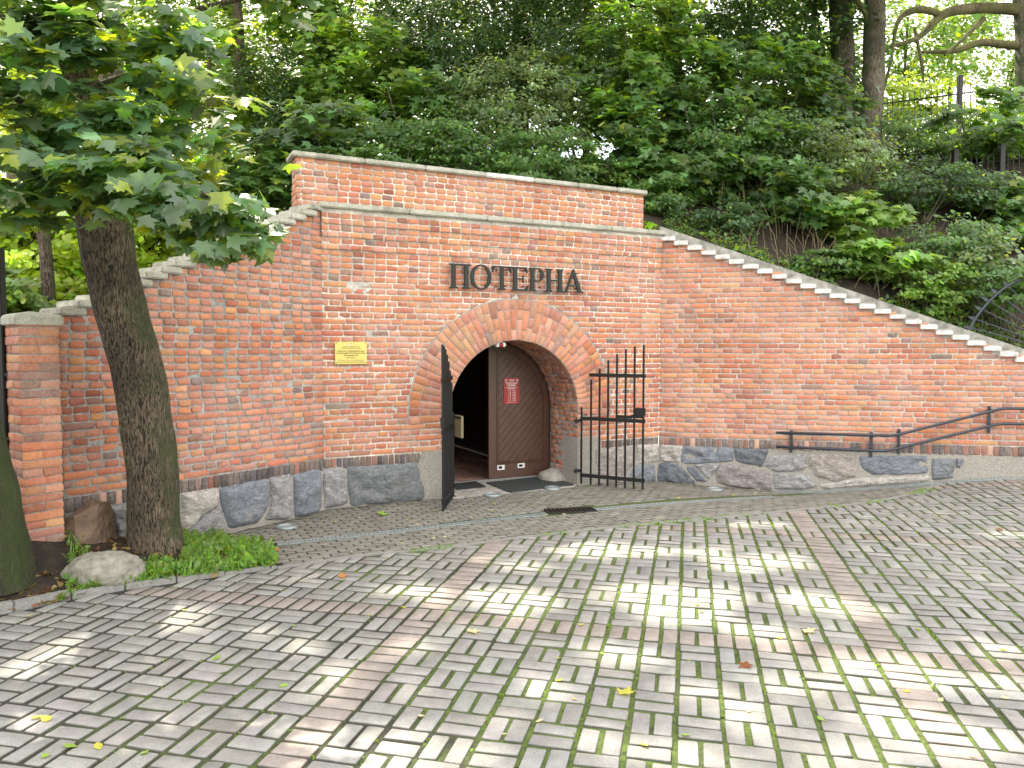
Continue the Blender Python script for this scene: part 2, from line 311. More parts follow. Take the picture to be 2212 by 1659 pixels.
# edge between the square and the sunken apron, and the kerb of the bed
EDGE = [hz(600, 1226), hz(700, 1211), hz(800, 1197), hz(960, 1183), hz(1100, 1164), hz(1300, 1141), hz(1500, 1122), hz(1751, 1097), np.array([5.35, 10.55]), np.array([6.25, 11.1]), np.array(P2(FR, 4.25, .12))]
EDGE = curve_pts([(*e, 0) for e in EDGE], 60)
KERB = curve_pts([(*hz(-420, 1392), 0), (*hz(-200, 1360), 0), (*hz(0, 1326), 0), (*hz(120, 1303), 0), (*hz(205, 1283), 0), (*hz(430, 1250), 0), (*hz(600, 1226), 0)], 30)
BEDR = [hz(600, 1226), hz(597, 1200), hz(585, 1183), hz(540, 1168), hz(490, 1158)]     # east end of the bed
bed_poly = [tuple(q[:2]) for q in KERB]+[tuple(q) for q in BEDR]+[P2(FL, 1.7), P2(FL, 0), P2(FL, -.6, 0), (-9, 6.9)]
apron_poly = [tuple(q) for q in BEDR]+[P2(FL, 1.7), B, C, P2(FR, 4.3)]+[tuple(q[:2]) for q in EDGE[::-1]]
square_poly = [(-14, -3), (14, -3), (14, 9.91), P2(FR, 6.2), P2(FR, 4.3)]+[tuple(q[:2]) for q in EDGE[::-1]]+[tuple(q[:2]) for q in KERB[::-1]]+[(-14, 3.0)]
# ------------------------------------------------------------------ paving
def pav_cols(n, base=(.275, .272, .262), pink=None):
    c = np.array(base)[None]*(1+RS.normal(0, .085, (n, 1)))*(1+RS.normal(0, .012, (n, 3)))
    if pink is not None: c[pink] = np.array([.298, .262, .243])*(1+RS.normal(0, .07, (pink.sum(), 1)))
    return np.clip(c, .02, .9)
ga = R(13.4); ca, sa = math.cos(ga), math.sin(ga); CELL = .2645; A0, B0 = -2.03, 5.55
def gw(a, b): return a*ca+b*sa, -a*sa+b*ca
quads = []; pink = []
ring = [(-14, -3), (14, -3), (14, 13), (-14, 13)]
for i in range(-52, 60):
    for j in range(-36, 40):
        a0 = A0+(i-.5)*CELL; b0 = B0+(j-.5)*CELL; X, Y = gw(a0+CELL/2, b0+CELL/2)
        if not(-9.5 < X < 12.5 and -1.0 < Y < 13): continue
        if Y < 1.2 and abs(X) > 6: continue
        vert = (i+j) % 2 == 0; pk = False
        ri, rj = i % 13, j % 13
        if ri == 0 and rj != 0: pk = True; vert = False
        elif rj == 0: pk = True; vert = True
        wv = .014+.008*random.random()
        for k in (0, 1):
            if vert: q = (a0+k*CELL/2+wv*.75, b0+.011, a0+(k+1)*CELL/2-wv*.75, b0+CELL-.011)
            else: q = (a0+wv*.8, b0+k*CELL/2+.0085, a0+CELL-wv*.8, b0+(k+1)*CELL/2-.0085)
            dx, dy = random.gauss(0, .0025), random.gauss(0, .002)
            quads.append([gw(q[0]+dx, q[1]+dy), gw(q[2]+dx, q[1]+dy), gw(q[2]+dx, q[3]+dy), gw(q[0]+dx, q[3]+dy)]); pink.append(pk)
quads = np.array(quads); pink = np.array(pink); cen = quads.mean(1); keep = inside(cen[:, 0], cen[:, 1], square_poly)
quads = quads[keep]; pink = pink[keep]
Z = G(quads[..., 0], quads[..., 1])+np.array([[.006*noise.fractal(Vector((q[0]*.8, q[1]*.8, 1)), 1, 2, 3) for q in p] for p in quads]); Q3 = np.concatenate([quads, Z[..., None]], 2)
slabs('square', Q3, (0, 0, 1), pav_cols(len(Q3), pink=pink), M['paver'], side=(.035, .038, .022), smix=.72, bev=.005, cut=.007, dep=.03, jit=.0012, tilt=.0016, kind='structure')
# apron: small pavers in running bond, rows follow the drain
d0 = hz(600, 1178, -.05); d1 = hz(1690, 1063, -.12); dv = (d1-d0)/np.linalg.norm(d1-d0); dn = np.array([-dv[1], dv[0]])
quads = []
for r in range(-24, 30):
    off = (r % 2)*.104+random.uniform(-.01, .01)
    for c in range(-8, 60):
        s0 = c*.208+off; t0 = r*.1065; g_ = .0065
        bow = lambda s: .00*s
        P_ = [d0+dv*(s0+g_)+dn*(t0+g_), d0+dv*(s0+.208-g_)+dn*(t0+g_), d0+dv*(s0+.208-g_)+dn*(t0+.1065-g_), d0+dv*(s0+g_)+dn*(t0+.1065-g_)]
        quads.append(P_)
quads = np.array(quads); cen = quads.mean(1)
t_dr = (cen-d0)@dn; s_dr = (cen-d0)@dv
wall_line = [P2(FL, 1.2, .05), P2(FL, FL.L, .05), P2(FC, 0, .05), P2(FC, FC.L, .05), P2(FR, 0, .05), P2(FR, 4.3, .05)]
GR0, GR1 = hz(1183, 1111, -.06), hz(1282, 1106, -.06); sg0 = (GR0-d0)@dv; sg1 = (GR1-d0)@dv
keep = inside(cen[:, 0], cen[:, 1], apron_poly) & (np.abs(t_dr) > .085) & ~((np.abs(t_dr) < .2) & (s_dr > sg0-.05) & (s_dr < sg1+.12))
dist_out = lambda fr: (cen-fr.P)@fr.n
keep &= (dist_out(FC) > .10) & ((dist_out(FL) > .10)) & ((dist_out(FR) > .12))
quads = quads[keep]; Z = G(quads[..., 0], quads[..., 1]); Q3 = np.concatenate([quads, Z[..., None]], 2)
slabs('apron_paving', Q3, (0, 0, 1), pav_cols(len(Q3), (.235, .23, .205)), M['paver'], side=(.025, .032, .015), smix=.75, bev=.005, cut=.008, dep=.03, jit=.001, tilt=.0012, kind='structure')
# header course of pavers along the foot of the wall
quads = []
for fr, u0, u1 in ((FL, 1.8, FL.L-.02), (FC, .02, 1.55), (FC, 4.45, FC.L-.04), (FR, .04, 1.7)):
    u = u0
    while u < u1:
        quads.append([P2(fr, u+.004, .21), P2(fr, u+.104, .21), P2(fr, u+.104, .03), P2(fr, u+.004, .03)]); u += .108
quads = np.array(quads); Z = G(quads[..., 0], quads[..., 1])+.006
slabs('wall_edge_paving', np.concatenate([quads, Z[..., None]], 2), (0, 0, 1), pav_cols(len(quads), (.21, .20, .17)), M['paver'], side=(.025, .04, .012), smix=.75, bev=.004, cut=.006, dep=.03, jit=.001, tilt=.002, kind='structure')
# threshold strip of pale pavers in front of the door
quads = []
for r in range(9):
    for c in range(12):
        u = UC-RI+.01+c*.19+(r % 2)*.09; o = .02-r*.105+.10
        if u > UC+RI-.15: continue
        quads.append([P2(FC, u+.003, o), P2(FC, u+.187, o), P2(FC, u+.187, o-.10), P2(FC, u+.003, o-.10)])
quads = np.array(quads)[:, ::1]; Z = np.full(quads.shape[:2], -.062)
slabs('threshold_paving', np.concatenate([quads, Z[..., None]], 2)[:, ::-1], (0, 0, 1), pav_cols(len(quads), (.36, .34, .31)), M['paver'], bev=.003, cut=.005, dep=.02, jit=.001, tilt=.001, kind='structure')
# joint bed sheet under everything, out to the horizon
def sheet(name, xs, ys, zf, mat, **k):
    X, Y = np.meshgrid(xs, ys); Zz = zf(X, Y); V = np.stack([X, Y, Zz], -1).reshape(-1, 3); nx = len(xs); ny = len(ys)
    i, j = np.meshgrid(np.arange(nx-1), np.arange(ny-1)); b = (j*nx+i).ravel(); q = np.stack([b, b+1, b+nx+1, b+nx], 1)
    return npmesh(name, V, q.ravel(), np.full(len(q), 4), mat, smooth=True, **k)
def gz(X, Y):
    f = np.clip((22-np.hypot(X, Y-5))/6, 0, 1); z = G(np.clip(X, -12, 12), np.clip(Y, -3, 13)); return z*f-.010-.2*(Y > 13.3)
sheet('ground', np.concatenate([[-200, -60, -25], np.arange(-13, 13.1, .25), [25, 60, 200]]), np.concatenate([[-200, -60, -20], np.arange(-4, 13.6, .25)]), gz, M['joint'], kind='structure')
# narrow concrete edging between square and apron
V = []; Fc = []
for i, q in enumerate(EDGE):
    t = EDGE[min(i+1, len(EDGE)-1)]-EDGE[max(i-1, 0)]; t /= np.linalg.norm(t); nn = np.array([-t[1], t[0], 0])
    z = float(G(q[0], q[1]))
    for s, dz in ((-.03, -.03), (-.03, .004), (.03, .004), (.03, -.03)): V.append((q[0]+nn[0]*s, q[1]+nn[1]*s, z+dz))
for i in range(len(EDGE)-1):
    for a in range(3): Fc.append((4*i+a, 4*i+a+1, 4*i+a+5, 4*i+a+4))
mesh('edging_strip', V, Fc, M['kerb'], kind='structure')
# ------------------------------------------------------------------ brick walls
PAL = np.array([(.47, .155, .070), (.50, .19, .085), (.43, .135, .075), (.46, .21, .145), (.40, .15, .105), (.27, .075, .045), (.36, .11, .065), (.23, .13, .11), (.50, .23, .10), (.16, .13, .12)])
def brick_cols(n, wts): i = RS.choice(len(PAL), n, p=np.array(wts)/sum(wts)); return np.clip((PAL[i]*.88+.12*np.array([.50, .27, .18]))*1.06*(1+RS.normal(0, .10, (n, 1)))*(1+RS.normal(0, .04, (n, 3))), .01, .9)
W_C = [5, 5, 4, 6, 4, .7, 2., .8, 1.5, .25]; W_L = [2.5, 2.5, 3.5, 7, 6, 1.5, 2.5, .9, 1.8, .25]; W_R = [6, 6, 4, 8, 4, .4, 1.4, .4, 1.4, .1]; W_P = [5, 4, 2, 6, 4, .5, 2, 1.3, 3.5, .8]; W_A = [4, 6, 2, 9, 5, .4, .6, .4, 4, 0]
def courses(fr, z0, top, u0f, u1f, holes=None, offf=None, all_head=False, head_above=9e9, amp=.004):
    """rows of bricks: stretcher course, header course, ...; returns quads in world"""
    Q = []; r = 0; v = z0; m = .0075
    while v < top(None)-.02:
        vb = v+m; vt = v+CH-m; stretch = (r % 2 == 0) and not all_head and v < head_above
        if v > head_above-.6 and not all_head and stretch and random.random() < .5: stretch = False
        u = u0f(v)+(0 if stretch else -.08)+random.uniform(-.03, .03); uend = u1f(v); o = offf(v) if offf else 0.
        ustart = u0f(v)
        while u < uend:
            L_ = .322 if stretch else .161
            if stretch and random.random() < .12: L_ = .161
            a = max(u, ustart); b = min(u+L_, uend); u += L_*(1+random.gauss(0, .012))
            if uend-u < .06: b = uend; u = uend
            if b-a < .03: continue
            seg = [(a+m, a+m, b-m, b-m)]     # bottom-left, top-left, bottom-right, top-right given by (abot, atop, bbot, btop)
            am_ = a if a <= ustart+1e-6 else a+m; bm_ = b+.003 if b >= uend-1e-6 else b-m; seg = [(am_, bm_, bm_, am_)]
            if holes:
                hb, ht = holes(vb), holes(vt); hm = holes((vb+vt)/2)
                new = []
                for (x0, x1, x2, x3) in seg:
                    hs = [h for h in (hb, ht, hm) if h]
                    if not hs: new.append((x0, x1, x2, x3)); continue
                    l0 = hb[0] if hb else UC; l1 = ht[0] if ht else UC; r0 = hb[1] if hb else UC; r1 = ht[1] if ht else UC
                    lm, rm = hm if hm else (UC, UC)
                    if x1 <= min(l0, l1) or x0 >= max(r0, r1): new.append((x0, x1, x2, x3)); continue
                    if x0 < lm-.03: new.append((x0, min(x1, l0-m), min(x2, l1-m), x3))
                    if x1 > rm+.03: new.append((max(x0, r0+m), x1, x2, max(x3, r1+m)))
                seg = new
            for (x0, x1, x2, x3) in seg:
                cu = (x0+x1)/2; tz = top(cu)
                if vt > tz+.03: continue
                wv = amp*noise.noise(Vector((cu*.9, v*2, fr.L)))*2
                Q.append([fr.pt(x0, vb+wv, o), fr.pt(x1, vb+wv, o), fr.pt(x2, vt+wv, o), fr.pt(x3, vt+wv, o)])
        v += CH; r += 1
    return np.array(Q)
wall = empty('fort_wall', (*FC.pt(UC, 0, 0)[:2], 0), label='long red brick fort wall with arched doorway, dark lettering and stepped sloping wings', cat='wall')
ZB = .63; TOPC = 4.08
def hole_c(v):
    if v < 1.10: return (UC-RI-.0, UC+RI+.0)
    if v-ZC > RO+.012: return None
    h = math.sqrt(max((RO+.012)**2-max(v-ZC, 0)**2, 0)); return (UC-h, UC+h)
def off_c(v):
    k = round((v-ZB)/CH); return .056 if k >= 38 else .038 if k >= 36 else .020 if k >= 34 else 0.
Qc = courses(FC, ZB, lambda u: TOPC-.05, lambda v: .0, lambda v: FC.L, hole_c, off_c, head_above=3.25)
slabs('brickwork', Qc, FC.n3, brick_cols(len(Qc), W_C), M['brick'], wall, side=(.46, .42, .36), smix=.35, jit=.0030, tilt=.0022)
stepL = FL.L/19; TOPL0 = 2.50
def top_l(u): return 9 if u is None else TOPL0+CH*math.floor(max(u, 0)/stepL+1e-6)
Ql = courses(FL, ZB, lambda u: TOPC-.06 if u is None else top_l(u)-.03, lambda v: 0., lambda v: FL.L, all_head=False, head_above=1.5)
slabs('wing_brickwork', Ql, FL.n3, brick_cols(len(Ql), W_L), M['brick'], wall, side=(.22, .21, .20), smix=.4, jit=.0034, tilt=.003, cut=.012)
stepR = .2235
def top_r(u): return TOPC if u is None else TOPC-.02-CH*math.floor(u/stepR+1e-6)
Qr = courses(FR, ZB, lambda u: TOPC-.06 if u is None else top_r(u)-.10, lambda v: 0., lambda v: FR.L)
slabs('wing_brickwork', Qr, FR.n3, brick_cols(len(Qr), W_R), M['brick'], wall, side=(.28, .26, .24), smix=.35, jit=.0026, tilt=.0018)
# mortar cores
def arc(r, n=36, a0=0, a1=180): return [(UC+r*math.cos(R(a0+(a1-a0)*i/n)), ZC+r*math.sin(R(a0+(a1-a0)*i/n))) for i in range(n+1)]
core = [(0, -.4), (UC-RI-.01, -.4)]+arc(RI+.01)[::-1]+[(UC+RI+.01, -.4), (FC.L, -.4), (FC.L, TOPC-.04), (0, TOPC-.04)]
prism('mortar_core', core, FC, -.45, -.007, M['mortar'], wall)
for (z0_, o_) in ((ZB+34*CH, .012), (ZB+36*CH, .030), (ZB+38*CH, .048)):
    prism('corbel_core', [(0, z0_+.012), (FC.L, z0_+.012), (FC.L, TOPC-.04), (0, TOPC-.04)], FC, -.006, o_, M['mortar'], wall)
pl = [(0, -.4), (FL.L, -.4), (FL.L, TOPC-.03)]
for i in range(18, -1, -1): pl += [((i+1)*stepL if i < 18 else FL.L-.001, TOPL0+CH*i), (i*stepL, TOPL0+CH*i)]
prism('mortar_core', pl, FL, -.38, -.008, M['mortar_grey'], wall)
nR = int(FR.L/stepR); pr_ = [(0, -.5), (0, TOPC-.03)]
for i in range(nR): pr_ += [(i*stepR+.0005, TOPC-.04-CH*i), ((i+1)*stepR, TOPC-.04-CH*i)]
pr_ += [(nR*stepR, -.5)]
prism('mortar_core', pr_, FR, -.30, -.007, M['mortar_mid'], wall)
# arch ring of voussoirs
Q = []; NV = 44; dth = math.pi/NV
for i in range(-1, NV+1):
    th = math.pi*(i+.5)/NV; a0, a1 = th-dth*.5, th+dth*.5
    cuts = [[RI, RI+.155, RI+.465, RO], [RI, RI+.31, RI+.46, RO]][i % 2]
    if random.random() < .25: cuts = [RI, RI+.20, RI+.36, RO]
    for k in range(3):
        r0, r1 = cuts[k]+.0045, cuts[k+1]-.0045; g0 = .0045/r0; g1 = .0055/r1
        if i in (-1, NV): th0 = a0 if i == -1 else a0
        P_ = [(r0, a0+g0), (r1, a0+g1), (r1, a1-g1), (r0, a1-g0)]
        Q.append([FC.pt(UC+r*math.cos(t), ZC+r*math.sin(t), .006) for r, t in P_])
slabs('arch_ring', np.array(Q), FC.n3, brick_cols(len(Q), W_A), M['brick'], wall, jit=.0022, tilt=.0015, dep=.03)
rg = arc(RO+.014, 60, -4, 184)+arc(RI-.001, 60, -4, 184)[::-1]
prism('ring_mortar', rg, FC, -.02, -.001, M['mortar_ring'], wall)
# reveal lining (barrel + jambs)
REV = .92
Q = []; Nn = []
def reveal_rows():
    rows = []
    for side in (1, -1):
        v = -.07
        while v < ZC-.03:
            rows.append(((UC+side*RI, v), (UC+side*RI, v+CH), (-side, 0), v)); v += CH
    n = 42
    for i in range(n):
        a0, a1 = math.pi*i/n, math.pi*(i+1)/n; am = (a0+a1)/2
        rows.append(((UC+RI*math.cos(a0), ZC+RI*math.sin(a0)), (UC+RI*math.cos(a1), ZC+RI*math.sin(a1)), (-math.cos(am), -math.sin(am)), 9))
    return rows
for ri, (p, q, nn, v) in enumerate(reveal_rows()):
    o = -.0 if ri % 2 else -.08
    o = 0. if ri % 2 else 0.
    first = True
    while o > -REV:
        L_ = .161 if (first and ri % 2) else (.25 if random.random() < .5 else .161); first = False
        o1 = max(o-L_, -REV-.02)
        if o-o1 > .05 and not (v < .64 and o > -.44):
            f = lambda a, b, t: (a[0]+(b[0]-a[0])*t, a[1]+(b[1]-a[1])*t)
            lo = f(p, q, .07); hi = f(p, q, .93)
            qd = [FC.pt(*lo, o1+.005), FC.pt(*lo, o-.005), FC.pt(*hi, o-.005), FC.pt(*hi, o1+.005)]
            Q.append(qd); Nn.append((FC.w[0]*nn[0], FC.w[1]*nn[0], nn[1]))
        o = o1
slabs('reveal_lining', np.array(Q), np.array(Nn), brick_cols(len(Q), W_C)*.9, M['brick'], wall, jit=.003, tilt=.003, dep=.02)  # brick tones dimmed slightly to imitate the weaker light in the reveal
V = []; Fc = []; prof = [(UC+RI+.008, -.2)]+arc(RI+.008, 40)+[(UC-RI-.008, -.2)]
for o in (-.012, -6.5):
    for (u, v) in prof: V.append(FC.pt(u, v, o))
n = len(prof)
for i in range(n-1): Fc.append((i, i+1, n+i+1, n+i))
V2 = [FC.pt(UC+(u-UC)*.9975, v, o) for o in (-.013, -.93) for u, v in prof]; mesh('reveal_mortar', V2, [(i, i+1, len(prof)+i+1, len(prof)+i) for i in range(len(prof)-1)], M['mortar_grey'], wall)
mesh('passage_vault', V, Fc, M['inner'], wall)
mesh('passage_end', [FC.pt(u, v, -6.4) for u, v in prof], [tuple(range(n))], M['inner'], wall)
# soldier course (dark clinker on edge)
PALS = np.array([(.055, .06, .075), (.075, .075, .08), (.10, .085, .08), (.14, .09, .075), (.24, .10, .075), (.05, .05, .06)])
for fr, u0, u1, wts, wd in ((FL, 0, FL.L, [4, 4, 3, 2, 1.2, 2], .083), (FC, 0, 1.395, [3, 3, 3, 2.5, 1.6, 2], .083), (FC, 4.52, FC.L, [4, 3, 3, 1, .8, 2], .083), (FR, 0, FR.L, [1.5, 3, 5, 4, 3, .6], .0865)):
    Q = []; u = u0
    while u < u1-.03:
        b = min(u+wd, u1); Q.append([fr.pt(u+.0045, ZB-.155, .006), fr.pt(b-.0045, ZB-.155, .006), fr.pt(b-.0045, ZB-.008, .006), fr.pt(u+.0045, ZB-.008, .006)]); u += wd
    cc = PALS[RS.choice(6, len(Q), p=np.array(wts)/sum(wts))]*(1+RS.normal(0, .15, (len(Q), 1))); cc = np.where(RS.rand(len(Q), 1) < .03, np.array([[.5, .3, .22]]), cc)
    slabs('soldier_course', np.array(Q), fr.n3, np.clip(cc, .01, .9), M['brick'], wall, jit=.0025, tilt=.0025, dep=.025)
# granite plinth stones, each traced onto its wall plane
def stones(name, fr, polys, mat, parent, bulge=.07, o0=.0, **k):
    V = []; Fc = []; Cc = []
    for poly, tone in polys:
        P_ = np.array([fr.px(x, y, .03) for x, y in poly]); c = P_.mean(0); P_ = c+(P_-c)*1.09; ns = 56; nr = 12
        seg = np.linalg.norm(np.roll(P_, -1, 0)-P_, axis=1); cum = np.concatenate([[0], np.cumsum(seg)]); T = np.linspace(0, cum[-1], ns, endpoint=False)
        O = []
        for t in T:
            i = np.searchsorted(cum, t, side='right')-1; i = min(i, len(P_)-1); f = (t-cum[i])/(seg[i]+1e-9); q = P_[i]*(1-f)+P_[(i+1) % len(P_)]*f; O.append(q)
        O = np.array(O); O = (O*4+np.roll(O, 1, 0)+np.roll(O, -1, 0))/6
        sd = random.uniform(0, 50); n0 = len(V); sz = math.sqrt(abs(np.ptp(P_[:, 0])*np.ptp(P_[:, 1])))
        V.append(fr.pt(*c, o0+bulge+.02*noise.noise(Vector((sd, 0, 0)))))
        for r_ in range(1, nr+1):
            rr = 1-(1-r_/nr)**1.25; 
            for j in range(ns):
                q = c+(O[j]-c)*rr*.985; h = bulge*(1-rr**7)+.05*noise.fractal(Vector((q[0]*5+sd, q[1]*5, sd)), 1., 2., 4)*(1-rr**8)
                if r_ == nr: h = -.02; q = c+(O[j]-c)
                V.append(fr.pt(q[0], q[1], o0+h))
        for j in range(ns): Fc.append((n0, n0+1+j, n0+1+(j+1) % ns))
        for r_ in range(nr-1):
            for j in range(ns): a = n0+1+r_*ns; Fc.append((a+j, a+ns+j, a+ns+(j+1) % ns, a+(j+1) % ns))
        Cc += [tone]*(len(V)-n0)
    o = mesh(name, V, Fc, mat, parent, smooth=True, col=np.array(Cc), **k)
    bm = bmesh.new(); bm.from_mesh(o.data); bmesh.ops.recalc_face_normals(bm, faces=bm.faces); bm.to_mesh(o.data); bm.free(); return o
z1 = lambda L_: [(x*.4097, 979.3+y*.4097) for x, y in L_]
z2 = lambda L_: [(691+x*.2083, 795+y*.2083) for x, y in L_]
z3 = lambda L_: [(1325+x*.2083, 749+y*.2083) for x, y in L_]
z4 = lambda L_: [(1497.7+x*.5625, 979+y*.5625) for x, y in L_]
bl, gy, pk, dk, lt = (.17, .19, .22), (.26, .26, .265), (.30, .27, .25), (.12, .135, .155), (.38, .36, .335)
stones('granite_plinth', FL, [(z1([(455, 292), (565, 285), (585, 330), (600, 460), (500, 470), (480, 380)]), bl), (z1([(572, 282), (640, 268), (690, 262), (700, 470), (610, 460), (590, 330)]), gy), (z1([(700, 260), (950, 212), (955, 430), (705, 470)]), gy),
    (z1([(962, 215), (1150, 185), (1158, 262), (1060, 330), (965, 425)]), lt), (z1([(1165, 272), (1200, 400), (1190, 430), (975, 440), (1010, 385), (1065, 335)]), gy), (z1([(1162, 190), (1410, 138), (1418, 270), (1360, 365), (1215, 395), (1172, 275)]), bl),
    (z1([(1425, 137), (1535, 115), (1548, 310), (1520, 345), (1400, 350), (1430, 290)]), gy), (z1([(1553, 118), (1690, 88), (1697, 275), (1675, 315), (1560, 335)]), bl)], M['granite'], wall, .085)
stones('granite_plinth', FC, [(z2([(32, 1045), (252, 1038), (262, 1100), (298, 1390), (250, 1415), (32, 1460)]), gy), (z2([(285, 1035), (560, 1018), (1005, 985), (1095, 1365), (700, 1400), (330, 1430), (290, 1120)]), (.155, .17, .18)),
    ([(1288, 972), (1374, 963), (1372, 1000), (1340, 1041), (1289, 1047)], pk), ([(1378, 962), (1423, 960), (1424, 997), (1376, 1003)], lt), ([(1372, 1006), (1414, 1004), (1418, 1040), (1348, 1045)], bl)], M['granite'], wall, .06)
stones('granite_plinth', FR, [(z3([(488, 1020), (718, 1032), (690, 1205), (484, 1188)]), lt), (z3([(725, 1035), (1238, 1050), (1240, 1190), (1000, 1205), (740, 1222), (698, 1190)]), bl), (z3([(1252, 1055), (1612, 1070), (1540, 1248), (1262, 1192)]), dk),
    (z3([(445, 1218), (560, 1195), (640, 1200), (700, 1245), (850, 1390), (840, 1420), (440, 1400)]), dk), (z3([(712, 1240), (828, 1236), (975, 1400), (860, 1392)]), bl), (z3([(842, 1228), (960, 1203), (1108, 1212), (995, 1392)]), gy),
    (z3([(1114, 1215), (1300, 1222), (1632, 1305), (1640, 1490), (1330, 1470), (1005, 1405)]), (.23, .21, .205)), (z4([(262, 48), (298, 8), (432, 5), (436, 55), (400, 72), (315, 70)]), gy), (z4([(440, 55), (448, 5), (530, 0), (618, 14), (626, 88), (540, 112), (450, 82)]), pk),
    (z4([(308, 76), (400, 78), (450, 90), (478, 126), (430, 140), (306, 138)]), gy), (z4([(640, 12), (898, 12), (904, 76), (800, 82), (690, 84), (650, 60)]), bl), (z4([(486, 122), (640, 96), (905, 86), (905, 108), (700, 122), (500, 138)]), lt),
    (z4([(916, 20), (1003, 22), (1003, 94), (916, 104)]), (.17, .185, .20)), (z4([(1010, 20), (1040, 26), (1022, 58), (1010, 46)]), bl)], M['granite'], wall, .05)
prism('plinth_mortar', [(.0, -.4), (1.40, -.4), (1.40, ZB-.165), (0, ZB-.165)], FC, -.006, .012, M['render'], wall)
prism('plinth_mortar', [(4.50, -.4), (FC.L, -.4), (FC.L, ZB-.165), (4.50, ZB-.165)], FC, -.006, .012, M['render'], wall)
prism('plinth_mortar', [(0, -.4), (FL.L, -.4), (FL.L, ZB-.165), (0, ZB-.165)], FL, -.006, .012, M['render'], wall)
prism('plinth_mortar', [(0, -.5), (FR.L-.1, -.5), (FR.L-.1, ZB-.165), (0, ZB-.165)], FR, -.006, .016, M['render'], wall)
# rendered jamb blocks
prism('jamb_block', [(1.38, -.2), (UC-RI+.012, -.2), (UC-RI+.012, .62), (1.43, .66), (1.33, .42)], FC, -.42, .016, M['render'], wall, .012)
prism('jamb_block', [(UC+RI-.012, -.2), (4.50, -.2), (4.51, .69), (UC+RI-.012, .70)], FC, -.44, .016, M['render'], wall, .012)
# copings
def cop(fr, u0, u1, v0, h, o0, o1, mat, name='coping_stone', bev=.014): return prism(name, [(u0, v0), (u1, v0), (u1, v0+h), (u0, v0+h)], fr, o0, o1, mat, wall, bev)
u = -.03
for ln in (1.25, 1.2, 1.3, .9, 1.11): cop(FC, u, u+ln-.004, TOPC-.04, .075, -.5, .11, M['coping']); u += ln
for i in range(19): cop(FL, i*stepL-.012+random.gauss(0, .006), (i+1)*stepL+.07, TOPL0+CH*i-.02+random.gauss(0, .004), .075+random.gauss(0, .004), -.45, .06, M['coping'])
for i in range(nR): cop(FR, i*stepR-.005+random.gauss(0, .004), (i+1)*stepR+.012+random.gauss(0, .005), TOPC-.045-CH*(i+1)+random.gauss(0, .002), .070+random.gauss(0, .003), -.16, .065, M['coping_new'], bev=.008)
# sloping concrete ledge behind the stepped wing
sl = CH/stepR; l0, l1 = -.05, nR*stepR
led = [(l0, TOPC-.05-sl*l0-.3), (l1, TOPC-.05-sl*l1-.3), (l1, TOPC+.14-sl*l1), (l0+.02, TOPC+.14-sl*l0)]
prism('sloping_ledge', led, FR, -.62, -.17, M['ledge'], wall, .02)
# parapet
FP = Frame(FC.pt(-.28, 0, -.22)[:2], FC.pt(5.48, 0, -.22)[:2]); PT = 4.745
Qp = courses(FP, TOPC+.01, lambda u: PT, lambda v: 0., lambda v: FP.L, all_head=True)
sideF = Frame(FC.pt(-.28, 0, -.22-.38)[:2], FC.pt(-.28, 0, -.22)[:2])
Qs = courses(sideF, TOPC-.33, lambda u: PT, lambda v: 0., lambda v: sideF.L)
parapet = slabs('parapet_brickwork', Qp, FP.n3, brick_cols(len(Qp), W_P), M['brick'], wall, jit=.0028, tilt=.002, cut=.014)
slabs('parapet_brickwork', Qs, sideF.n3, brick_cols(len(Qs), W_P), M['brick'], wall, jit=.003, tilt=.002)
prism('mortar_core', [(.008, TOPC-.5), (FP.L-.002, TOPC-.5), (FP.L-.002, PT), (.008, PT)], FP, -.38, -.008, M['mortar'], wall)
u = -.06
for i, ln in enumerate((1.0, .9, .95, .85, .8, .75, .62)): cop(FP, u, u+ln-.004, PT, .07, -.44, .06, M['coping_new'] if i == 3 else M['coping']); u += ln
# brick pillar at the left end of the wall
pc = np.array(FL.pt(0, 0, 0)[:2]); fp0 = at(45, 900, 6.72)[:2]; fp1 = at(133, 900, 6.98)[:2]
FPi = Frame(fp0, fp1); pil = empty('brick_pillar', (*fp0, .3), label='square red brick pillar with pale cap at the left end of the wall', cat='pillar')
PZ0, PZ1 = -.2, 2.36
def pil_face(fr, name, full):
    Q = []; v = .30; r = 0; ch = .0815
    while v < PZ1-.02:
        ed = [0, fr.L] if r % 2 else [0, fr.L*.5, fr.L]
        for a, b in zip(ed[:-1], ed[1:]): Q.append([fr.pt(a+.003, v+.004, 0), fr.pt(b-.003, v+.004, 0), fr.pt(b-.003, v+ch-.005, 0), fr.pt(a+.003, v+ch-.005, 0)])
        v += ch; r += 1
    return slabs('brickwork', np.array(Q), fr.n3, brick_cols(len(Q), [3, 3, 3, 5, 5, 3, 2, 2, 2, 0]), M['brick'], pil, jit=.003, tilt=.002)
pil_face(FPi, 'f', True)
back = FPi.n*-.40
FPl = Frame(fp0+back, fp0); pil_face(FPl, 'l', True); FPr = Frame(fp1, fp1+back); pil_face(FPr, 'r', True)
prism('mortar_core', [(.008, PZ0), (FPi.L-.008, PZ0), (FPi.L-.008, PZ1), (.008, PZ1)], FPi, -.392, -.008, M['mortar_grey'], pil)
bm = bmesh.new(); vv = []
for z, e in ((PZ1, .035), (PZ1+.075, .035), (PZ1+.10, .01)): vv.append([bm.verts.new(FPi.pt(u, z, o)) for u, o in ((-e, e), (FPi.L+e, e), (FPi.L+e, -.4-e), (-e, -.4-e))])
ctr = bm.verts.new(FPi.pt(FPi.L/2, PZ1+.135, -.2))
for k_ in range(2):
    for i in range(4): bm.faces.new((vv[k_][i], vv[k_][(i+1) % 4], vv[k_+1][(i+1) % 4], vv[k_+1][i]))
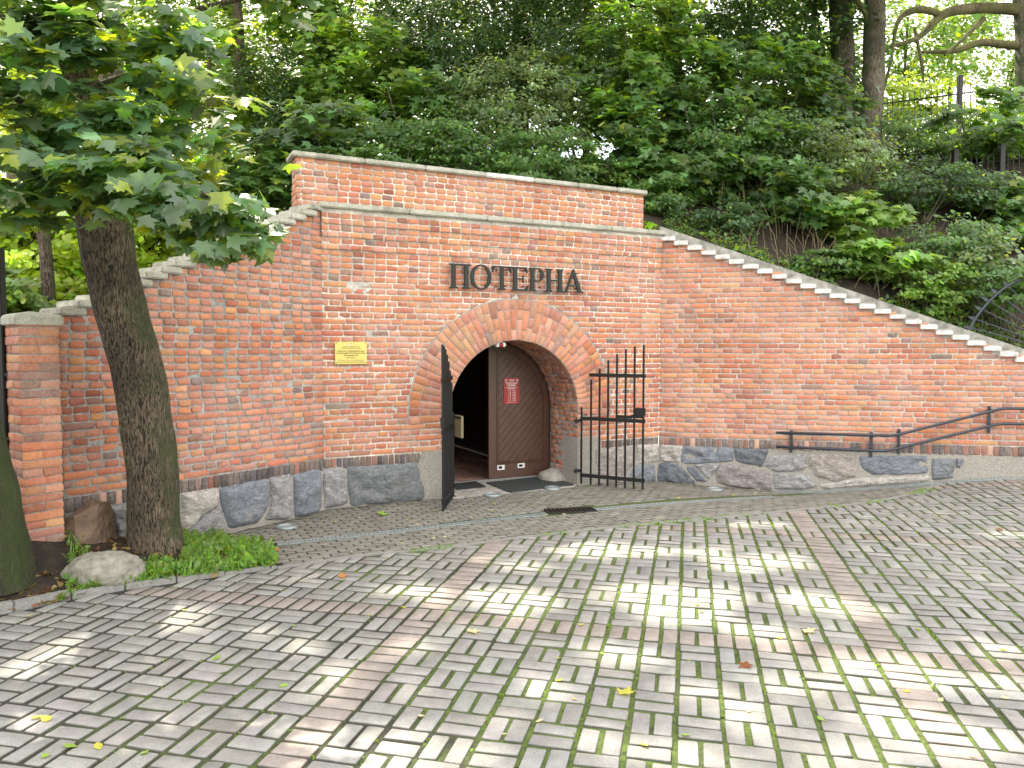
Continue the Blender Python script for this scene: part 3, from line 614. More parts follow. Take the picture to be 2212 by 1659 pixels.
for i in range(4): bm.faces.new((vv[2][i], vv[2][(i+1) % 4], ctr))
bm.faces.new(vv[0][::-1]); bmesh.ops.bevel(bm, geom=list(bm.edges), offset=.008, segments=2, affect='EDGES'); me = bpy.data.meshes.new('cap'); bm.to_mesh(me); bm.free(); link('cap', me, M['coping'], pil)
# ------------------------------------------------------------------ door and passage
FD = Frame(FC.pt(0, 0, -REV)[:2], FC.pt(FC.L, 0, -REV)[:2]); ud, _ = FD.px(1056, 900); RD = RI+.01; FZ = -.05
def arch_cut(u0, u1, z0, r, n=26):
    """convex outline under the arch between u0 and u1"""
    pts = [(u0, z0), (u1, z0)]
    a1 = math.acos(max(-1, min(1, (u1-UC)/r))); a0 = math.acos(max(-1, min(1, (u0-UC)/r)))
    for i in range(n+1): a = a1+(a0-a1)*i/n; pts.append((UC+r*math.cos(a), ZC+r*math.sin(a)))
    return pts
prism('door_frame', arch_cut(ud+.05, UC+RD-.001, FZ-.03, RD), FD, -.10, -.045, M['door'], wall)
door = prism('door_leaf', arch_cut(ud, UC+RD-.05, FZ+.02, RD-.045), FD, -.045, .0, M['door'], wall, .004)
panel = arch_cut(ud+.17, UC+RD-.17, FZ+.30, RD-.16)
def clip(poly, nx, ny, c):
    o = []
    for i in range(len(poly)):
        a, b = poly[i], poly[(i+1) % len(poly)]; da = a[0]*nx+a[1]*ny-c; db = b[0]*nx+b[1]*ny-c
        if da >= 0: o.append(a)
        if (da > 0) != (db > 0) and abs(da-db) > 1e-9: t = da/(da-db); o.append((a[0]+(b[0]-a[0])*t, a[1]+(b[1]-a[1])*t))
    return o
bm = bmesh.new(); nx, ny = .74, -.672; c = min(p[0]*nx+p[1]*ny for p in panel); cm = max(p[0]*nx+p[1]*ny for p in panel)
while c < cm:
    q = clip(clip(panel, nx, ny, c+.004), -nx, -ny, -(c+.094))
    if len(q) > 2:
        a = [bm.verts.new(FD.pt(u, v, .012)) for u, v in q]; b = [bm.verts.new(FD.pt(u, v, .0005)) for u, v in q]
        try:
            f = bm.faces.new(a)
            for i in range(len(a)): bm.faces.new((a[i], b[i], b[(i+1) % len(a)], a[(i+1) % len(a)]))
        except ValueError: pass
    c += .098
me = bpy.data.meshes.new('diagonal_planking'); bm.to_mesh(me); bm.free(); link('diagonal_planking', me, M['door'], door)
def rim(poly, wdt):
    P_ = np.array(poly); c = P_.mean(0); s = np.array([1-2*wdt/np.ptp(P_[:, 0]), 1-2*wdt/np.ptp(P_[:, 1])]); return [tuple(c+(p-c)*s) for p in P_]
outer_ = rim(panel, -.028); V = []; Fc = []; m_ = len(panel)
for o_, pl_ in ((.001, outer_), (.014, outer_), (.020, rim(panel, -.012)), (.001, panel)): V += [FD.pt(u, v, o_) for u, v in pl_]
for k_ in range(3):
    for i in range(m_): Fc.append((k_*m_+i, k_*m_+(i+1) % m_, (k_+1)*m_+(i+1) % m_, (k_+1)*m_+i))
mesh('panel_moulding', V, Fc, M['door'], door)
mb = MB()
for cx in (1110, 1160, 1103, 1155):
    u, v = FD.px(cx, 995 if cx in (1110, 1160) else 992)
for (x, y) in ((1098, 1026), (1153, 1019), (1175, 1012), (1176, 878), (1176, 889), (1176, 900), (1082, 752)):
    u, v = FD.px(x, y, .004); q = np.array(FD.pt(u, v, .004)); mb.tube([q-FD.n3*.004, q+FD.n3*.006], .009, 8)
mb.build('bolt_heads', M['door'], door)
for x0, y0, x1, y1 in ((1074, 1004, 1089.5, 1015.5), (1118, 1000, 1133, 1011)):
    a, b_ = FD.px(x0, y1, .004), FD.px(x1, y0, .004)
    h_, w_ = b_[1]-a[1], b_[0]-a[0]; t_ = h_*.22; mb = MB()
    for (u0, v0, u1, v1) in ((a[0], a[1], b_[0], a[1]+t_), (a[0], b_[1]-t_, b_[0], b_[1]), (a[0], a[1]+t_, a[0]+t_*1.3, b_[1]-t_), (b_[0]-t_*2.4, a[1]+t_, b_[0], b_[1]-t_)):
        mb.box(FD.pt((u0+u1)/2, (v0+v1)/2, .006), u1-u0, .014, v1-v0, (*FD.w, 0), (-FD.n[0], -FD.n[1], 0))
    v_ = mb.build('vent_frame', M['white'], door)
    MB().box(FD.pt((a[0]+b_[0])/2, (a[1]+b_[1])/2, .002), w_*.9, .006, h_*.8, (*FD.w, 0), (-FD.n[0], -FD.n[1], 0)).build('vent_slot', M['dark'], door)
# second leaf folded inwards against the passage wall
FS = Frame(FC.pt(UC-RI+.10, 0, -REV-1.02)[:2], FC.pt(UC-RI+.06, 0, -REV-.02)[:2])
prism('door_leaf', [(0, FZ+.02), (1.0, FZ+.02), (1.0, 1.05), (.8, 1.6), (.45, 1.85), (0, 1.95)], FS, -.03, .02, M['door'], wall, .004)
# passage floor of red herringbone brick, step
Q = []
for i in range(-4, 30):
    for j in range(-6, 20):
        for k_ in (0, 1):
            s = .075; bx, by = (i*2+j*2)*s*.0, 0
            x = (i-j)*s*2*.5; y = (i+j)*s
            e1 = np.array([math.cos(R(45)), math.sin(R(45))]); e2 = np.array([-e1[1], e1[0]])
            o_ = np.array([i*.106*1.0, j*.106*2.0+ (i % 2)*0])
            base = e1*0
            pass
rows = []
for i in range(-1, 16):           # chevron rows across the floor
    for j in range(0, 60):
        u = UC-RI+i*.15; o = -REV-.06-j*.085
        sgn = 1 if i % 2 else -1
        a = (u+.004, o+(0 if sgn > 0 else -.075)); b = (u+.146, o+(-.075 if sgn > 0 else 0))
        if u < UC-RI-.01 or u+.15 > UC+RI or o < -5: continue
        Q.append([(*P2(FC, a[0], a[1]-.078), -.05), (*P2(FC, b[0], b[1]-.078), -.05), (*P2(FC, *b), -.05), (*P2(FC, *a), -.05)])
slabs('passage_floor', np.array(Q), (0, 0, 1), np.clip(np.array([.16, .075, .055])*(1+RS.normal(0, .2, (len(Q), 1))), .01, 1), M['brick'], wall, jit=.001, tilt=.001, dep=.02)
mesh('floor_bed', [FC.pt(UC-RI, -.066, -.9), FC.pt(UC+RI, -.066, -.9), FC.pt(UC+RI, -.066, -6.5), FC.pt(UC-RI, -.066, -6.5)], [(0, 1, 2, 3)], M['mortar_grey'], wall)
prism('door_sill', [(UC-RI, -.12), (UC+RI, -.12), (UC+RI, -.035), (UC-RI, -.035)], FD, -.06, .02, M['kerb'], wall, .006)
# cream panel and old wheel inside, shop-dark picture on the wall
FW = Frame(FC.pt(UC-RI, 0, -6)[:2], FC.pt(UC-RI, 0, 0)[:2])
def in_side(x, y):          # point on the left inner wall of the passage
    return FW.px(x, y, .05)
a, b_ = in_side(982, 943), in_side(996, 899); 
if b_[0] < a[0]: a, b_ = (b_[0], a[1]), (a[0], b_[1])
box = empty('wall_heater', FW.pt((a[0]+b_[0])/2, a[1], .05), label='cream metal panel on the left wall inside the dark passage', cat='heater')
prism('heater_panel', [(a[0], a[1]), (b_[0], a[1]), (b_[0], b_[1]), (a[0], b_[1])], FW, .012, .05, M['cream'], box, .006)
prism('heater_grille', [(a[0]+.01, b_[1]-.05), (b_[0]-.01, b_[1]-.05), (b_[0]-.01, b_[1]-.01), (a[0]+.01, b_[1]-.01)], FW, .045, .054, M['dark'], box)
wc = FC.pt(UC-.72, .62, -2.7); wh = empty('cart_wheel', (wc[0], wc[1], -.05), label='dark spoked wooden wheel standing inside the gloomy passage', cat='wheel')
wax = np.array([FC.w[0]*.75-FC.n[0]*.2, FC.w[1]*.75-FC.n[1]*.2, .0]); wa = np.array([*( -FC.n), 0])*.85+np.array([*FC.w, 0])*.35; wa /= np.linalg.norm(wa); wu = np.array([0, 0, 1.]); wc = np.array(wc)
ringp = [wc+(wa*math.cos(t)+wu*math.sin(t))*.62 for t in np.linspace(0, 2*math.pi, 37)]
MB().tube(ringp, .035, 8, False).build('rim', M['blackwood'], wh, True)
mb = MB()
for k_ in range(12): t = k_*math.pi/6; mb.tube([wc+(wa*math.cos(t)+wu*math.sin(t))*.08, wc+(wa*math.cos(t)+wu*math.sin(t))*.6], .02, 6)
mb.build('spokes', M['blackwood'], wh); ax_ = np.cross(wa, wu); MB().tube([wc-ax_*.1, wc+ax_*.1], .09, 14).build('hub', M['blackwood'], wh, False)
# mats, wheel guard stone, alarm
def flat(name, pix, z, th, mat, **k):
    P_ = [hz(x, y, z) for x, y in pix]; V = [(*p, z) for p in P_]+[(*p, z-th) for p in P_]; n = len(P_)
    return mesh(name, V, [tuple(range(n))]+[(i, (i+1) % n, n+(i+1) % n, n+i)[::-1] for i in range(n)], mat, **k)
def mat_px(x, y, z): return hz(x, y, z)
flat('door_mat', [(1050, 1042), (1177, 1028), (1186, 1029), (1240, 1046), (1106, 1062), (1094, 1060)][::-1], -.045, .014, M['rubber'], label='large dark grey rubber mat in front of the brown door', cat='door mat')
ms = empty('grid_mat', (*hz(1012, 1050, -.05), -.055), label='small black open-grid mat at the foot of the dark opening', cat='door mat')
c4 = [hz(980, 1045, -.045), hz(1028, 1040, -.045), hz(1050, 1051, -.045), hz(986, 1057, -.045)]; mb = MB()
for i in range(19):
    for (p, q, r_, s) in ((c4[0], c4[1], c4[3], c4[2]), (c4[0], c4[3], c4[1], c4[2])):
        t = i/18; a = p*(1-t)+q*t; b_ = r_*(1-t)+s*t; mb.tube([(*a, -.045), (*b_, -.045)], .006, 4)
mb.build('grid', M['black'], ms)
def boulder(name, loc, sx, sy, sz, mat, rz=0, seed=1, flat_=.0, amp=.18, **k):
    bm = bmesh.new(); bmesh.ops.create_icosphere(bm, subdivisions=5, radius=1)
    for v in bm.verts:
        p = v.co.copy(); d = 1+amp*noise.noise(p*1.1+Vector((seed, 0, 0)))+amp*.25*noise.noise(p*3.3+Vector((0, seed, 0)))+amp*.10*noise.fractal(p*7+Vector((seed, 0, 0)), 1, 2, 4)
        v.co = Vector((p.x*sx*d, p.y*sy*d, p.z*sz*d))
    me = bpy.data.meshes.new(name); bm.to_mesh(me); bm.free(); me.polygons.foreach_set('use_smooth', [True]*len(me.polygons))
    o = link(name, me, mat, **k); o.location = loc; o.rotation_euler = (0, 0, rz); return o
q = FC.pt(UC+RI-.14, -.04, -.58); boulder('guard_stone', (q[0], q[1], -.06), .22, .26, .19, M['render'], math.atan2(FC.w[1], FC.w[0]), 3, label='low rounded guard stone at the right foot of the door', cat='stone')
al = empty('alarm_siren', FC.pt(2.72, 2.20, -.10), label='small red and white alarm siren under the crown of the arch', cat='alarm')
ap = np.array(al.location); MB().box(ap, .17, .10, .07, (*FC.w, 0), (-FC.n[0], -FC.n[1], 0)).build('housing', M['white'], al, bevel=.015)
MB().tube([ap+FC.n3*.045+np.array([0, 0, -.005]), ap+FC.n3*.065+np.array([0, 0, -.005])], .032, 16).build('lens', M['red'], al, True)
# ------------------------------------------------------------------ iron gate leaves
RZ = [1.02, 1.72]
def gate_leaf(hinge, free, label, tops, z0, bars, lockside):
    h = np.array(hinge); f = np.array(free); Lg = np.linalg.norm(f-h); d = (f-h)/Lg; n_ = np.array([d[1], -d[0]]); g = empty('iron_gate', (*h, z0), label=label, cat='gate', group='two leaves of the iron gate')
    P3 = lambda s, z, o=0: np.array([*(h+d*s+n_*o), z])
    d3 = (*d, 0); n3 = (*n_, 0)
    MB().box(P3(0, (z0+1.20)/2, 0), .026, .026, 1.20-z0, d3, n3).build('hinge_post', M['black'], g, bevel=.003)
    for i, tz in enumerate(tops):
        s = .165+(Lg-.18)*i/(len(tops)-1); MB().box(P3(s, (z0+tz)/2), .027, .027, tz-z0, d3, n3).build('bar', M['black'], g, bevel=.002)
    for z, s0 in ((z0+.14, 0), (RZ[0], 0), (RZ[1], .15)):
        mb = MB()
        for o in (.014, -.014): mb.box(P3((s0+Lg)/2, z, o), Lg-s0+.03, .008, .055, d3, n3)
        for i in range(17):
            s = s0+.04+(Lg-s0-.06)*i/16; mb.tube([P3(s, z, -.022), P3(s, z, .022)], .006, 6)
        mb.build('rail', M['black'], g)
    mb = MB(); mb.box(P3(Lg-.105, 1.09), .20, .05, .05, d3, n3).box(P3(Lg-.33, 1.075), .26, .03, .045, d3, n3); mb.build('latch_bar', M['black'], g, bevel=.003)
    MB().box(P3(Lg-.06, 1.165), .15, .055, .12, d3, n3).build('lock_case', M['black'], g, bevel=.006)
    return g, P3
tops_r = [FR_ for FR_ in (1.93, 2.09, 2.205, 2.29, 2.355, 2.385, 2.40)]
hR = at(1243, 980, 11.86); hR = np.array(FC.pt(UC+RI+.03, 0, .06)[:2]); fRp = at(1378.5, 1000, 11.40)[:2]; fRp = hR+(fRp-hR)/np.linalg.norm(fRp-hR)*1.05
fg_ = Frame(hR, fRp); tops_r = [fg_.px(921.6+a*.2326, 720+b*.2326)[1] for a, b in ((1447, 427), (1525, 325), (1608, 248), (1692, 192), (1776, 145), (1856, 120), (1941, 107))]
gR, _ = gate_leaf(hR, fRp, 'right leaf of the black iron gate, swung open flat towards the wall', tops_r, -.04, 7, 1)
for z in (.98, .17):
    q = np.array(FC.pt(UC+RI+.0, z, .035)); mb = MB(); W3 = np.array([*FC.w, 0]); mb.box(q+W3*-.01, .07, .012, .045, W3, (-FC.n[0], -FC.n[1], 0))
    mb.add([q+W3*-.045+np.array([0, 0, .05])+FC.n3*.006, q+W3*-.115+FC.n3*.006, q+W3*-.045-np.array([0, 0, .05])+FC.n3*.006, q+W3*-.045+np.array([0, 0, .05]), q+W3*-.115, q+W3*-.045-np.array([0, 0, .05])], [(0, 1, 2), (5, 4, 3), (0, 3, 4, 1), (1, 4, 5, 2), (2, 5, 3, 0)])
    mb.build('hinge_plate', M['black'], gR)
hL = np.array(FC.pt(UC-RI+.04, 0, .05)[:2]); fLp = at(962, 1000, 10.1)[:2]; fLp = hL+(fLp-hL)/np.linalg.norm(fLp-hL)*1.05
gL, _ = gate_leaf(hL, fLp, 'left leaf of the black iron gate, opened outwards and seen edge-on', tops_r, -.05, 7, 1)
# ------------------------------------------------------------------ lettering
S = .36; LW = .062    # height and stem width
def box2(x0, y0, x1, y1): return [(x0, y0), (x1, y0), (x1, y1), (x0, y1)]
def stem(x, w=LW, top=True, bot=True, s=.030):
    a = [(x-s, 0), (x+w+s, 0), (x+w+s, .012), (x+w, .04)] if bot else [(x, 0), (x+w, 0)]
    b = [(x+w, S-.04), (x+w+s, S-.012), (x+w+s, S), (x-s, S), (x-s, S-.012), (x, S-.04)] if top else [(x+w, S), (x, S)]
    c = [(x, .04), (x-s, .012)] if bot else []
    return a+b+c
def ringpoly(cx, cy, rx, ry, t1, t2, a0, a1, n=26):
    o = [(cx+rx*math.cos(a0+(a1-a0)*i/n), cy+ry*math.sin(a0+(a1-a0)*i/n)) for i in range(n+1)]; i_ = [(cx+(rx-t1)*math.cos(a0+(a1-a0)*i/n), cy+(ry-t2)*math.sin(a0+(a1-a0)*i/n)) for i in range(n, -1, -1)]; return o+i_
h = math.pi/2; LET = [
 ('П', .33, [stem(.035, top=False), stem(.235, top=False), box2(0, S-.024, .34, S)]),
 ('О', .34, [ringpoly(.165, S/2, .17, S/2+.008, .055, .022, -h, h), ringpoly(.165, S/2, .17, S/2+.008, .055, .022, h, 3*h)]),
 ('Т', .32, [stem(.13, top=False), box2(.0, S-.024, .32, S), [(0, S-.024), (.0, S-.095), (.012, S-.095), (.05, S-.024)], [(.32, S-.024), (.27, S-.024), (.308, S-.095), (.32, S-.095)]]),
 ('Е', .29, [stem(.03, top=True), box2(.09, S-.024, .26, S), box2(.09, 0, .265, .024), box2(.09, S/2-.010, .20, S/2+.012), [(.19, S/2-.06), (.20, S/2-.06), (.20, S/2+.06), (.19, S/2+.06)], [(.22, S-.024), (.262, S-.085), (.27, S-.085), (.26, S)], [(.22, .024), (.272, .085), (.28, .085), (.265, 0)]]),
 ('Р', .28, [stem(.03), ringpoly(.155, S-.105, .10, .105, .05, .020, -h, h), box2(.09, S-.020, .16, S), box2(.09, S-.21, .16, S-.19)]),
 ('Н', .33, [stem(.03), stem(.23), box2(.09, S/2-.012, .235, S/2+.012)]),
 ('А', .32, [[(-.02, 0), (.09, 0), (.09, .012), (.055, .03), (.165, S-.07), (.175, S), (.155, S+.012), (.025, .03), (-.02, .012)], [(.155, S+.012), (.175, S+.012), (.315, .03), (.35, .012), (.35, 0), (.21, 0), (.21, .012), (.245, .03), (.150, S-.05)], box2(.075, .10, .225, .122)])]
sign = empty('wall_lettering', FC.pt(2.95, 3.02, .08), label='row of seven dark serif letters spelling ПОТЕРНА above the arch', cat='sign')
u = 1.825; gaps = [.022, .02, .03, .022, .022, .0, 0]
ends = 4.075; tot = sum(l[1] for l in LET); gap = (ends-u-tot)/6
for ch, wd, polys in LET:
    bm = bmesh.new()
    for pi_, poly in enumerate(polys):
        e_ = .0007*pi_; a = [bm.verts.new(FC.pt(u+x, 3.02+y, .09+e_)) for x, y in poly]; b_ = [bm.verts.new(FC.pt(u+x, 3.02+y, .06-e_)) for x, y in poly]; bm.faces.new(a); bm.faces.new(b_[::-1])
        for i in range(len(a)): bm.faces.new((a[i], b_[i], b_[(i+1) % len(a)], a[(i+1) % len(a)]))
    bmesh.ops.recalc_face_normals(bm, faces=bm.faces)
    for (x, y) in ((wd*.25, .05), (wd*.75, .07), (wd*.3, S-.06), (wd*.8, S-.05)):
        bmesh.ops.create_cone(bm, cap_ends=True, segments=8, radius1=.009, radius2=.009, depth=.07, matrix=Matrix.Translation(FC.pt(u+x, 3.02+y, .03))@Vector(FC.n3).to_track_quat('Z', 'Y').to_matrix().to_4x4())
    me = bpy.data.meshes.new('letter'); bm.to_mesh(me); bm.free(); link('letter', me, M['letter'], sign); u += wd+gap
# ------------------------------------------------------------------ plates with writing
DG = bpy.context.evaluated_depsgraph_get
def text(body, fr, u, v, o, size, mat, parent, name='inscription', w_=None, rows=None, bold=.0):
    cu = bpy.data.curves.new('t', 'FONT'); cu.body = body; cu.size = size; cu.align_x = 'CENTER'; cu.extrude = .0006; cu.offset = bold; cu.space_line = .95
    ob = bpy.data.objects.new('t', cu); COL.objects.link(ob); bpy.context.view_layer.update()
    me = bpy.data.meshes.new_from_object(ob.evaluated_get(DG())); bpy.data.objects.remove(ob)
    xs = [v_.co.x for v_ in me.vertices]; wd = max(xs)-min(xs) if xs else 1; k_ = (w_/wd) if w_ else 1
    x3 = Vector((*fr.w, 0)); n3 = Vector(fr.n3); o3 = Vector(fr.pt(u, v, o))
    for p in me.vertices: c = p.co.copy(); p.co = o3+x3*(c.x*k_)+Vector((0, 0, 1))*c.y+n3*(c.z+.0006)
    return link(name, me, mat, parent)
p0 = FC.px(724, 787, .03); p1 = FC.px(792, 738.5, .03); pu0, pu1, pv0, pv1 = p0[0], p1[0], 1.925, 2.235; pw = pu1-pu0; pcx = (pu0+pu1)/2
plq = empty('memorial_plaque', FC.pt(pcx, pv0, .03), label='yellow rectangular plaque with dark Russian writing left of the arch', cat='plaque')
prism('plate', box2(pu0, pv0, pu1, pv1), FC, .012, .03, M['yellow'], plq, .002)
mb = MB()
for a in (pu0+.02, pu1-.02):
    for b_ in (pv0+.018, pv1-.018): q = np.array(FC.pt(a, b_, .03)); MB().tube([q, q+FC.n3*.004], .007, 8).build('screw', M['iron'], plq)

q = np.array(FC.pt(pcx, pv1-.042, .0305)); MB().tube([q, q+FC.n3*.001], .017, 16).build('emblem', M['whiteink'], plq)
MB().box(FC.pt(pcx, pv1-.025, .0322), .022, .002, .006, (*FC.w, 0), (-FC.n[0], -FC.n[1], 0)).box(FC.pt(pcx, pv1-.044, .0322), .022, .002, .005, (*FC.w, 0), (-FC.n[0], -FC.n[1], 0)).build('emblem_mark', M['ink'], plq)
for t_, dv_, sz, ww, bo in (('ПАМЯТНИК АРХИТЕКТУРЫ', .078, .020, .24, 0), ('РЕГИОНАЛЬНОГО ЗНАЧЕНИЯ', .100, .018, .27, 0), ('Комплекс оборонительных', .138, .028, .38, .0006), ('сооружений Литовского вала,', .166, .028, .41, .0006), ('дозорный ход', .196, .028, .20, .0008), ('1843-1860 гг.', .228, .022, .14, .0004), ('ПОДЛЕЖИТ ГОСУДАРСТВЕННОЙ ОХРАНЕ', .262, .017, .36, 0), ('лица, причинившие вред объекту культурного наследия', .280, .010, .37, 0), ('несут установленную законом ответственность', .292, .010, .35, 0)):
    text(t_, FC, pcx, pv1-dv_, .0303, sz, M['ink'], plq, w_=ww, bold=bo)
FDs = FD; a = FD.px(1088.5, 873, .02); b_ = FD.px(1122, 816, .02); ru0, ru1, rv0, rv1 = a[0], b_[0], a[1], b_[1]; rw = ru1-ru0; rh = rv1-rv0; rc = (ru0+ru1)/2
rs = empty('opening_hours_sign', FD.pt(rc, rv0, .02), label='dark red opening hours sign with white writing on the brown door', cat='sign')
prism('board', box2(ru0, rv0, ru1, rv1), FD, .0135, .02, M['red'], rs, .001)
F_ = lambda f: rv1-rh*f
mb = MB(); bx = lambda u, f, ww, hh: mb.box(FD.pt(rc+rw*u, F_(f), .0206), rw*ww, .001, rh*hh, (*FD.w, 0), (-FD.n[0], -FD.n[1], 0))
bx(0, .17, .82, .011); bx(0, .37, .82, .011); bx(0, .945, .64, .010)
for i in range(7):
    if i < 4: bx(-.09, .495+i*.064, .055, .036)
    else:
        for (du, df, ww, hh) in ((-.09, -.015, .055, .008), (-.09, .015, .055, .008), (-.113, 0, .012, .03), (-.067, 0, .012, .03)): bx(du, .495+i*.064+df, ww, hh)
mb.build('rules_and_boxes', M['whiteink'], rs)
for (body, u_, f_, sz, ww, bo) in (('КАЛИНИНГРАДСКИЙ', 0, .075, .012, .42, .0003), ('ОБЛАСТНОЙ МУЗЕЙ', 0, .105, .012, .34, .0003), ('ЯНТАРЯ', 0, .135, .012, .30, .0003), ('ВЫСТАВОЧНЫЙ ЦЕНТР', 0, .245, .022, .70, .001), ('«ПОТЕРНА»', 0, .325, .036, .52, .0014), ('РЕЖИМ РАБОТЫ', 0, .432, .022, .48, .001)):
    text(body, FD, rc+rw*u_, F_(f_), .0202, sz, M['whiteink'], rs, w_=rw*ww, bold=bo)
for i, dd in enumerate(('ПН', 'ВТ', 'СР', 'ЧТ', 'ПТ', 'СБ', 'ВС')):
    text(dd, FD, rc-rw*.21, F_(.507+i*.064), .0202, .014, M['whiteink'], rs, w_=rw*.055, bold=.0006); text('ВЫХОДНОЙ' if i < 4 else '11:00-18:00', FD, rc+rw*.15, F_(.507+i*.064), .0202, .014, M['whiteink'], rs, w_=rw*.24, bold=.0006)
q0 = np.array(FD.pt(rc-rw*.36, F_(.095), .0203)); mb = MB(); x3 = np.array([*FD.w, 0])
rp = [q0+(x3*math.cos(t)+np.array([0, 0, 1])*math.sin(t))*.017 for t in np.linspace(0, 2*math.pi, 21)]; mb.tube(rp, .002, 5, False); mb.tube([q0, q0+FD.n3*.001], .008, 10); mb.build('emblem', M['whiteink'], rs); mb = MB()
q1 = FD.pt(rc+rw*.36, F_(.10), .0206); mb.box(q1, .030, .001, .022, x3, -FD.n3).box((q1[0], q1[1], q1[2]+.017), .012, .001, .012, x3, -FD.n3); mb.build('emblem', M['whiteink'], rs)
# ------------------------------------------------------------------ handrail on the right wing
hr = empty('handrail', FR.pt(3.5, .5, .10), label='dark grey double pipe handrail on the right wing of the wall', cat='handrail')
for zs, nm in (([(1.89, .765), (3.60, .765), (3.72, .785), (5.10, 1.205), (5.22, 1.225), (7.6, 1.24)], 't'), ([(1.89, .535), (3.48, .515), (3.62, .535), (5.05, .965), (5.18, .99), (7.6, 1.005)], 'b')):
    MB().tube([FR.pt(u, z, .13) for u, z in zs], .0225, 12).build('pipe', M['rail'], hr, True)
for x, z0_, z1_ in ((1710, .43, .80), (1883, .40, .80), (1942.5, .46, .86), (2136.5, .83, 1.25)):
    u, _ = FR.px(x, 900, .03); mb = MB(); mb.box(FR.pt(u, (z0_+z1_)/2, .030), .045, .012, z1_-z0_, (*FR.w, 0), (-FR.n[0], -FR.n[1], 0))
    for z in (z1_-.05, z0_+.14): mb.tube([FR.pt(u, z, .03), FR.pt(u, z-.01, .13)], .011, 8)
    for z in (z1_-.015, z0_+.03, (z0_+z1_)/2): mb.tube([FR.pt(u, z, .036), FR.pt(u, z, .046)], .010, 8)
    mb.build('bracket', M['rail'], hr, bevel=0)
# ------------------------------------------------------------------ drain, grate, ground lamps
dr_ = empty('drain_channel', (*hz(1100, 1120, -.06), -.05), label='narrow galvanised slot drain crossing the paving and following the right wall', cat='drain')
path = [np.array([*hz(x, y, -.05), 0]) for x, y in ((598, 1178), (900, 1146), (1180, 1114))], [np.array([*hz(x, y, -.06), 0]) for x, y in ((1283, 1106), (1480, 1086), (1600, 1073), (1670, 1063))], [np.array([*P2(FR, u, .10), 0]) for u in (1.86, 2.2, 3.0, 4.0, 5.2, 6.4, 7.9)]
for P_ in path:
    cp = curve_pts(P_, 2+int(sum(np.linalg.norm(P_[i+1]-P_[i]) for i in range(len(P_)-1))/.045)); V = []; Fc = []; mb = MB(); mk = MB(); wdt = .10 if P_ is not path[2] else .085
    for i in range(len(cp)-1):
        a, b_ = cp[i], cp[i+1]; t = (b_-a)/np.linalg.norm(b_-a); n_ = np.array([-t[1], t[0], 0]); c = (a+b_)/2; z = float(G(c[0], c[1])); ln = np.linalg.norm(b_-a)
        c = np.array([c[0], c[1], z+.001])
        mb.box(c+n_*(wdt/2-.008), ln*1.02, .016, .02, t, n_).box(c-n_*(wdt/2-.008), ln*1.02, .016, .02, t, n_).box(c, ln*.42, wdt-.03, .017, t, n_)
        mk.box(c-np.array([0, 0, .012]), ln*1.02, wdt-.03, .01, t, n_)
    mb.build('slotted_cover', M['steel'], dr_); mk.build('channel_bed', M['dark'], dr_)
gc0, gc1 = GR0, GR1; t = (gc1-gc0)/np.linalg.norm(gc1-gc0); n_ = np.array([-t[1], t[0]]); mid = (gc0+gc1)/2; zg = float(G(*mid)); gl = np.linalg.norm(gc1-gc0)+.0
gr = empty('drain_grate', (*mid, zg), label='rectangular black cast iron grate set in the slot drain', cat='grate'); mb = MB(); t3, n3_ = (*t, 0), (*n_, 0)
mb.box((*(mid+n_*.13), zg), gl, .03, .03, t3, n3_).box((*(mid-n_*.13), zg), gl, .03, .03, t3, n3_)
for s in (-.5, .5): mb.box((*(mid+t*gl*s), zg), .03, .26, .03, t3, n3_)
for i in range(1, 11): mb.box((*(mid+t*gl*(i/11-.5)), zg+.001), .022, .26, .026, t3, n3_)
mb.build('grate_bars', M['iron'], gr); MB().box((*mid, zg-.016), gl*.98, .25, .008, t3, n3_).build('grate_pit', M['dark'], gr)
for x, y, lab in ((620, 1140, 'round recessed ground lamp by the granite plinth left of the arch'), (1063, 1070.5, 'round recessed ground lamp in front of the door, the left of two'), (1194, 1056, 'round recessed ground lamp in front of the rubber mat'), (1544, 1058, 'round recessed ground lamp near the right wing plinth')):
    X, Y, z = ground_px(x, y); gl_ = empty('ground_lamp', (X, Y, z), label=lab, cat='ground lamp', group='recessed lamps in the apron paving')
    q = np.array([X, Y, z]); rp = [q+np.array([math.cos(t)*.115, math.sin(t)*.115, .012]) for t in np.linspace(0, 2*math.pi, 33)]
    MB().tube(rp, .02, 8, False).build('ring', M['steel'], gl_, True); MB().tube([q+np.array([0, 0, -.01]), q+np.array([0, 0, .014]), q+np.array([0, 0, .022])], [.10, .10, .07], 28).build('glass', M['glass'], gl_, False)
# ------------------------------------------------------------------ bed at the left: soil, kerb, rocks
bctl = [(*hz(x, y)[:2], .03) for x, y in ((-200, 1356), (0, 1322), (100, 1300), (200, 1278), (430, 1245), (595, 1224))]+[(*hz(590, 1190)[:2], .0), (*hz(500, 1160)[:2], -.05)]
bctl += [(*P2(FL, 1.7), -.09), (*P2(FL, 1.25), .0), (*P2(FL, .9), .05), (*P2(FL, .45), .14), (*P2(FL, .1, .3), .30), (-4.55, 6.6, .42), (-5.2, 6.6, .45), (-8, 7, .5), (-3.3, 7.2, .10), (-4.0, 6.9, .20), (-2.9, 7.6, .05), (-5.0, 5.9, .15)]
GB = RBF(bctl)
V = []; Fc = []; xs = np.arange(-8.5, -1.6, .07); ys = np.arange(4.6, 9.4, .07); X, Y = np.meshgrid(xs, ys); ok = inside(X, Y, bed_poly)
Zb = GB(X, Y); idx = -np.ones(X.shape, int)
for j in range(len(ys)):
    for i in range(len(xs)):
        Zb[j, i] += .018*noise.fractal(Vector((X[j, i]*4, Y[j, i]*4, 0)), 1, 2, 4)
